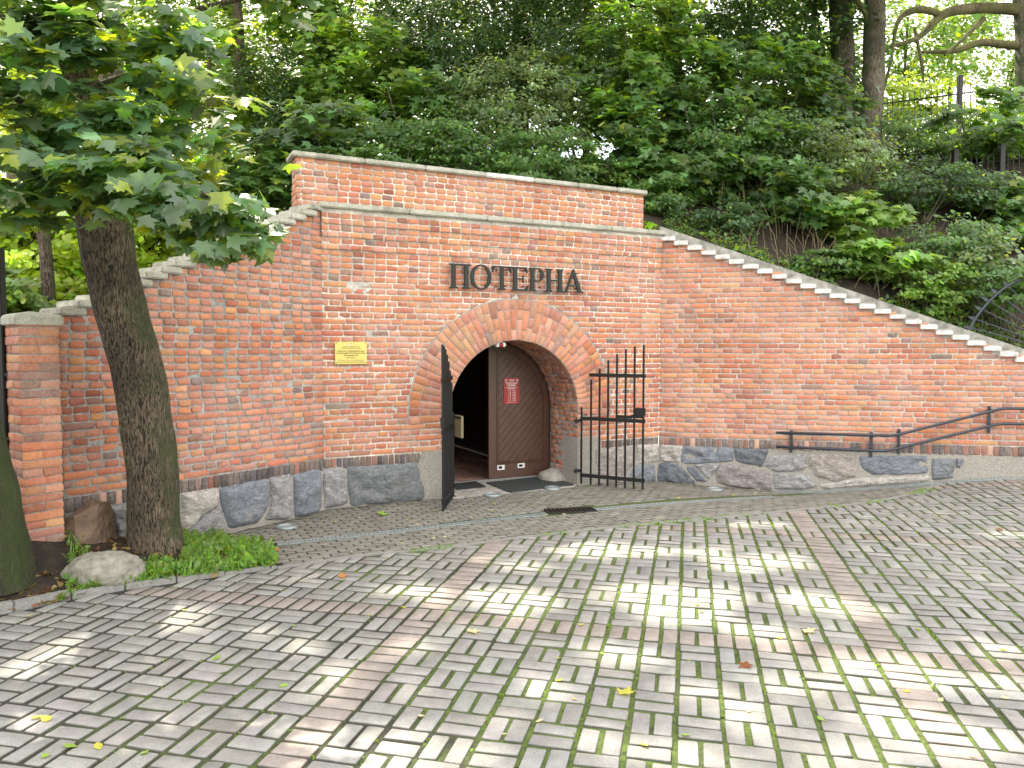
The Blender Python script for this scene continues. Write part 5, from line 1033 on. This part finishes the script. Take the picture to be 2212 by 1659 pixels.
bl_ = [(220, 410, 5.5, .42, .16, 70), (330, 400, 5.4, .40, .15, 80), (430, 440, 5.3, .38, .14, 75), (500, 480, 5.2, .28, .13, 55), (545, 505, 5.2, .14, .10, 26), (400, 500, 5.2, .30, .13, 46), (450, 540, 5.1, .18, .06, 16), (130, 370, 5.6, .40, .18, 70), (60, 430, 5.6, .36, .2, 60), (20, 340, 5.6, .34, .2, 50), (280, 340, 5.7, .38, .15, 60), (90, 280, 5.7, .40, .22, 70), (200, 250, 5.8, .36, .18, 52), (330, 270, 5.9, .36, .16, 44), (60, 170, 5.6, .42, .24, 76), (180, 110, 5.7, .40, .22, 62), (300, 160, 5.9, .40, .2, 48), (70, 60, 5.7, .44, .26, 78), (230, 20, 5.9, .42, .2, 52), (390, 100, 6.3, .42, .22, 38), (400, 210, 6.2, .3, .16, 26), (640, 10, 6.0, .26, .1, 20), (560, -10, 6.0, .3, .1, 20), (340, 60, 6.2, .4, .2, 40), (-60, 200, 5.4, .4, .3, 60), (-60, 420, 5.5, .3, .3, 40), (470, 300, 6.0, .2, .1, 14), (290, 460, 5.4, .3, .1, 30)]
blobs = [(at(x, y, Y), (rx, .42, rz), n) for x, y, Y, rx, rz, n in bl_]
crown('crown', blobs, .128, MAPLE, 'nearleaf', M['leaf_near'], mp_, dens=2.2, up=.9, yel=.12, var=.28, shell=.2, flat_=.35)
crown('crown', [(at(x, y, 6.6), (.6, .5, .35), n) for x, y, n in ((60, 120, 90), (150, 240, 90), (60, 380, 80), (300, 100, 90), (420, 60, 80), (380, 200, 60), (450, 330, 50), (330, 320, 40), (-80, -60, 120), (120, -80, 120), (350, -120, 120))], .15, MAPLE, 'light', M['leaf_near'], mp_, up=1.0, yel=.25, shell=.2)
# far-left mossy trunk
b = ground_px(-28, 1250, GB); t2 = empty('maple_tree', tuple(b), label='moss covered tree trunk cut off by the left edge of the picture', cat='tree')
TP = [(-18, 1270, 6.25, 92), (-20, 1235, 6.25, 80), (-30, 1150, 6.22, 74), (-52, 1040, 6.15, 72), (-80, 940, 6.1, 72), (-120, 800, 6.0, 70), (-190, 560, 5.9, 66), (-260, 200, 5.8, 60), (-330, -300, 5.7, 50)]
cp = curve_pts([at(x, y, Y) for x, y, Y, _ in TP], 70); rr = np.interp(np.linspace(0, len(TP)-1, 70), range(len(TP)), [w_*Y/1600 for _, _, Y, w_ in TP])
MB().tube(cp, list(rr), 110, True, .07, 3.).build('trunk', M['bark_moss'], t2, True)
crown('crown', [((-5.2, 4.6, 6.6), (1.6, 1.4, .7), 700), ((-3.8, 3.6, 6.4), (1.4, 1.3, .5), 500)], .17, MAPLE_S, 'mid', M['leaf_near'], t2, shell=.3)
# ---- low growth (uncountable)
def scatter_cover(name, pts, size, tpl, keys, lift=.05, up=.6, mat='leaf', yel=.08):
    P_ = np.array(pts); n = len(P_); P_[:, 2] += RS.rand(n)*lift; nn = np.array([0, -.3, up])+RS.normal(0, .5, (n, 3)); nn[:, 2] = np.abs(nn[:, 2]); tt = RS.normal(0, 1, (n, 3))+np.array([0, 0, .4])
    c = np.concatenate([lcol(1, keys[i], .25, yel) for i in RS.randint(0, len(keys), n)]); return leaves(name, P_, nn, tt, size*np.exp(RS.normal(0, .35, n)), tpl, c, M[mat], kind='stuff')
pts = []
for _ in range(26000):
    s = RS.rand(); t = .62+RS.rand()**1.5*7.5; u = -1+RS.rand()*(FR.L+1)
    q = P2(FR, RS.rand()*9, -t) if s < .72 else P2(FC, RS.rand()*FC.L, -t)
    nz = noise.noise(Vector((q[0]*.9, q[1]*.9, 3)))
    if nz < (-.05 if t < 1.8 else .12): continue
    pts.append((*q, gh(*q)+.02))
scatter_cover('slope_ground_cover', pts, .065, OVATE, ['mid', 'light', 'mid', 'dark'], .12)
# bare stalks on the right slope
mb = MB()
for _ in range(260):
    q = P2(FR, 1+RS.rand()*6.5, -.7-RS.rand()*2.2); z = gh(*q); h_ = .25+RS.rand()*.5; d = RS.normal(0, .12, 2); mb.tube([(q[0], q[1], z-.05), (q[0]+d[0]*.5, q[1]+d[1]*.5, z+h_*.6), (q[0]+d[0]*1.4, q[1]+d[1], z+h_)], [.006, .005, .003], 4)
M['stalk'] = simple('dry_stalk', (.22, .17, .10), .8); mb.build('dry_stalks', M['stalk'], kind='stuff')
# weeds, grass and litter in the bed
def bed_pts(cond, n):
    o = []
    while len(o) < n:
        x = RS.uniform(-60, 605); y = RS.uniform(1120, 1320); X, Y, z = bed_px(x, y)
        if not inside(np.array([X]), np.array([Y]), bed_poly)[0] or not cond(x, y): continue
        o.append((X, Y, z))
    return o
def weedy(x, y):
    a = 0
    if x > 395 and y < 1235: a = .9 if x > 420 else .6
    ky = np.interp(x, [0, 200, 430, 600], [1322, 1278, 1245, 1224]); d = ky-y
    if d < 42 and x > 110: a = max(a, .75*(1-d/60))
    if 95 < x < 165 and 1085 < y < 1150: a = .5
    if 140 < x < 190 and y > 1180: a = .4
    nz = noise.noise(Vector((x*.03, y*.06, 0))); return RS.rand() < a*(.55+nz*1.2)
scatter_cover('bed_weeds', bed_pts(weedy, 2600), .046, OVATE, ['weed', 'weed', 'light'], .09, .7, yel=.05)
g_ = bed_pts(lambda x, y: weedy(x, y), 1500); P_ = np.array(g_); n = len(P_); leaves('bed_grass', P_+np.array([0, 0, .02]), RS.normal(0, 1, (n, 3))*np.array([1, 1, .2]), np.array([0, 0, 1.])+RS.normal(0, .35, (n, 3)), .11*np.exp(RS.normal(0, .3, n)), BLADE, lcol(n, 'weed', .25), M['leaf'], kind='stuff')
lt_ = np.array(bed_pts(lambda x, y: RS.rand() < .8, 700)); n = len(lt_); lc = np.array([(.16, .09, .04), (.24, .17, .07), (.10, .05, .03), (.28, .24, .09)])[RS.randint(0, 4, n)]*np.exp(RS.normal(0, .25, (n, 1)))
leaves('leaf_litter', lt_+np.array([0, 0, .012]), np.array([0, 0, 1.])+RS.normal(0, .35, (n, 3)), RS.normal(0, 1, (n, 3)), .055*np.exp(RS.normal(0, .35, n)), OVATE, lc, M['litter'], kind='stuff')
# moss and tiny grass in the joints of the square
P_ = []
for _ in range(5200):
    i = RS.randint(-26, 44); b = RS.uniform(-2, 12); wgt = np.interp(i, [-26, -8, 4, 30], [.06, .25, 1, .8])
    if RS.rand() > wgt: continue
    a = A0+(i-.5)*CELL+RS.normal(0, .004); X, Y = gw(a, b)
    if RS.rand() < .35: b2 = B0+(RS.randint(-30, 24)-.5)*CELL; X, Y = gw(A0+RS.uniform(-20, 40)*CELL, b2)
    nz = noise.noise(Vector((X*1.6, Y*1.6, 2)))
    if nz < -.05 or not inside(np.array([X]), np.array([Y]), square_poly)[0]: continue
    for _ in range(5): P_.append((X+RS.normal(0, .012), Y+RS.normal(0, .02), float(0)))
P_ = np.array(P_); P_[:, 2] = G(P_[:, 0], P_[:, 1])-.004; n = len(P_)
leaves('joint_moss', P_, np.array([0, 0, .6])+RS.normal(0, .6, (n, 3)), np.array([0, 0, .5])+RS.normal(0, .6, (n, 3)), .016*np.exp(RS.normal(0, .35, n)), OVATE, np.clip(np.array([.12, .20, .025])*np.exp(RS.normal(0, .3, (n, 1))), .01, .6), M['leaf'], kind='stuff')
P_ = []
for _ in range(2600):
    q = EDGE[RS.randint(8, len(EDGE)-2)]+RS.normal(0, .05, 3); nz = noise.noise(Vector((q[0]*1.5, q[1]*1.5, 9)))
    if nz > .02: P_.append((q[0], q[1], 0.))
P_ = np.array(P_); P_[:, 2] = G(P_[:, 0], P_[:, 1]); n = len(P_)
leaves('edge_weeds', P_, np.array([0, 0, .6])+RS.normal(0, .5, (n, 3)), np.array([0, 0, .5])+RS.normal(0, .6, (n, 3)), .028*np.exp(RS.normal(0, .3, n)), OVATE, lcol(n, 'weed', .25), M['leaf'], kind='stuff')
# ---- fallen leaves on the paving
KINDS = {'yellow': (.42, .40, .07), 'green': (.22, .34, .06), 'pale': (.50, .46, .30), 'brown': (.20, .08, .035), 'orange': (.42, .20, .06)}
protos = {}
def fallen(x, y, kind, size, maple, label, group=None):
    X, Y, z = ground_px(x, y); key = (kind, maple)
    if key not in protos:
        tp = (MAPLE if maple else OVATE).copy(); tp[:, 1] -= .4; tp[:, 2] = .30*tp[:, 0]**2+.25*tp[:, 1]**2+.04*np.sin(tp[:, 0]*9); m = len(tp); h_ = m//2
        me = bpy.data.meshes.new('fallen_leaf'); me.from_pydata([tuple(v) for v in tp], [], [tuple(range(0, h_+1)), tuple([0]+list(range(h_, m)))]); a = me.color_attributes.new('col', 'FLOAT_COLOR', 'POINT'); a.data.foreach_set('color', np.tile(np.array([*KINDS[kind], 1], np.float32), m)); me.materials.append(M['litter']); protos[key] = me
    o = bpy.data.objects.new('fallen_leaf', protos[key]); COL.objects.link(o); o.location = (X, Y, z+.008); o.scale = (size,)*3; o.rotation_euler = (random.uniform(-.2, .2), random.uniform(-.2, .2), random.uniform(0, 6.28)); return tag(o, label, 'fallen leaf', group)
for x, y, kd, sz, mpl, lab in ((1610, 1441, 'brown', .09, True, 'curled reddish brown leaf lying on the paving near the right'), (1352, 1497, 'yellow', .10, True, 'crumpled yellow-green maple leaf on the paving at the bottom middle'), (741, 1246, 'orange', .09, True, 'orange fallen leaf near the end of the planted bed'), (1022, 1367, 'pale', .09, True, 'pale tan maple leaf on the pink paver line'), (1748, 1366, 'pale', .09, True, 'pale maple leaf on the paving right of the middle'), (101, 1556, 'yellow', .085, False, 'long yellow leaf near the bottom left corner'), (150, 1614, 'green', .08, False, 'yellow-green leaf, the left of two at the bottom left'), (212, 1614, 'yellow', .075, False, 'yellow-green leaf, the right of two at the bottom left'), (311, 1630, 'green', .065, False, 'yellow-green leaf on the bottom edge left of the middle'), (467, 1424, 'green', .08, False, 'bright green leaf on the shaded left paving'), (60, 1333, 'pale', .10, False, 'pale curled leaf by the kerb at the left'), (2158, 1145, 'brown', .09, True, 'dark brown leaf on the far right paving'), (1682, 1155, 'brown', .09, False, 'dark brown leaf on the far paving near the apron edge'), (1196, 1052, 'orange', .07, False, 'orange leaf beside the rubber mat'), (596, 1190, 'orange', .10, True, 'orange leaf at the left end of the slot drain'), (828, 1112, 'green', .16, True, 'green maple leaf on the apron left of the gate'), (1772, 1555, 'green', .06, False, 'small green leaf near the bottom right')):
    fallen(x, y, kd, sz, mpl, lab)
for i in range(34):
    x = RS.uniform(60, 2180); y = RS.uniform(1235, 1640)
    if y < 1330-x*.05 and x < 620: continue
    kd = ['yellow', 'pale', 'green'][i % 3]; fallen(x, y, kd, .035+.03*RS.rand(), False, 'tiny %s leaf scrap scattered on the square' % {'yellow': 'yellow', 'pale': 'pale', 'green': 'green'}[kd], 'tiny leaf scraps on the square')
for i in range(40):
    x = RS.uniform(640, 1650); y0_ = np.interp(x, [600, 930, 1250, 1650], [1140, 1085, 1058, 1055]); y1_ = np.interp(x, [600, 960, 1300, 1750], [1215, 1175, 1135, 1095]); y = RS.uniform(y0_, y1_); fallen(x, y, 'yellow' if i % 2 else 'pale', .04+.03*RS.rand(), False, 'tiny %s leaf scrap scattered on the apron paving' % ('yellow' if i % 2 else 'pale'), 'tiny leaf scraps on the apron')
# ---- hilltop fences
def bar_fence(label, pxs, top, bot, Y, post_every):
    f = empty('metal_fence', tuple(at(pxs[0][0], bot[0], Y[0])), label=label, cat='fence', group='iron fences on the hilltop'); n = len(pxs); mbp = MB()
    a0_, a1_ = at(pxs[0][0], bot[0], Y[0]), at(pxs[-1][0], bot[1], Y[1]); b0_, b1_ = at(pxs[0][0], top[0], Y[0]), at(pxs[-1][0], top[1], Y[1])
    for fr_ in (.12, .85): MB().tube([a0_+(b0_-a0_)*fr_, a1_+(b1_-a1_)*fr_], .018, 6).build('rail', M['black'], f)
    for (x, isp) in pxs:
        t = (x-pxs[0][0])/(pxs[-1][0]-pxs[0][0]); lo = a0_+(a1_-a0_)*t; hi = b0_+(b1_-b0_)*t
        if isp: MB().box((lo+hi)/2+np.array([0, 0, .1]), .11, .11, (hi-lo)[2]+.2).build('post', M['black'], f, bevel=.01)
        else: MB().tube([lo, hi-np.array([0, 0, .05]), hi+np.array([0, 0, .03])], [.011, .011, .001], 5).build('bar', M['black'], f)
bar_fence('black iron railings with a thick post along the hilltop under the sky gap', [(1905+i*12.2, False) for i in range(13)]+[(2073, True)]+[(2085+i*12, False) for i in range(3)], (205, 175), (335, 325), (19.6, 18.6), 0)
bar_fence('black iron fence with posts lower on the slope at the right edge', [(2054, False), (2062, True)]+[(2075+i*12, False) for i in range(7)]+[(2163, True)]+[(2178+i*12, False) for i in range(6)], (345, 322), (450, 432), (16.0, 15.6), 0)
# fan of wrought iron spikes standing on the right wing
fan = empty('spiked_fan', FR.pt(4.75, 2.42, -.3), label='quarter-round wrought iron fan of spikes standing on the sloping ledge', cat='fence')
fp_ = lambda x, y: np.array([*FR.pt(FR.px(x, y, -.22)[0], FR.px(x, y, -.22)[1], -.22)])
ctr_ = fp_(2330, 770); mb = MB(); rim_ = curve_pts([fp_(x, y) for x, y in ((2090, 722), (2103, 695), (2122, 668), (2146, 642), (2175, 619), (2212, 601), (2262, 588), (2330, 584))], 40); mb.tube(rim_, .022, 8); mb.build('curved_bar', M['rail'], fan, True)
for x, y in ((2081, 704), (2090, 683), (2104, 660), (2120, 640), (2140, 622), (2166, 606), (2200, 590), (2240, 575)):
    tip = fp_(x, y); d = ctr_-tip; d /= np.linalg.norm(d); perp = np.cross(d, FR.n3); MB().tube([tip+d*.16, ctr_-d*.1], .010, 6).add([tip, tip+d*.08+perp*.03+FR.n3*.004, tip+d*.2, tip+d*.08-perp*.03+FR.n3*.004, tip+d*.08-FR.n3*.012], [(0, 1, 2, 3), (0, 4, 1), (1, 4, 2), (2, 4, 3), (3, 4, 0)]).build('spike', M['rail'], fan)
# dark steel gate post and panel left of the pillar
gp = empty('steel_gate', tuple(at(4, 1000, 6.9)*np.array([1, 1, 0])), label='dark steel gate post and panel at the extreme left edge', cat='gate')
a = at(2, 800, 6.95); MB().box((a[0], a[1], 1.5), .10, .08, 3.15).build('post', M['blackwood'], gp, bevel=.006)
MB().box((a[0]-.75, a[1]+.03, 1.45), 1.35, .03, 2.6).build('panel', M['blackwood'], gp)
mb = MB()
for z in (.75, 1.3, 1.9): MB().box((a[0]+.07, a[1]-.02, z), .10, .02, .03).build('hinge_strap', M['blackwood'], gp)
# haze-free; done
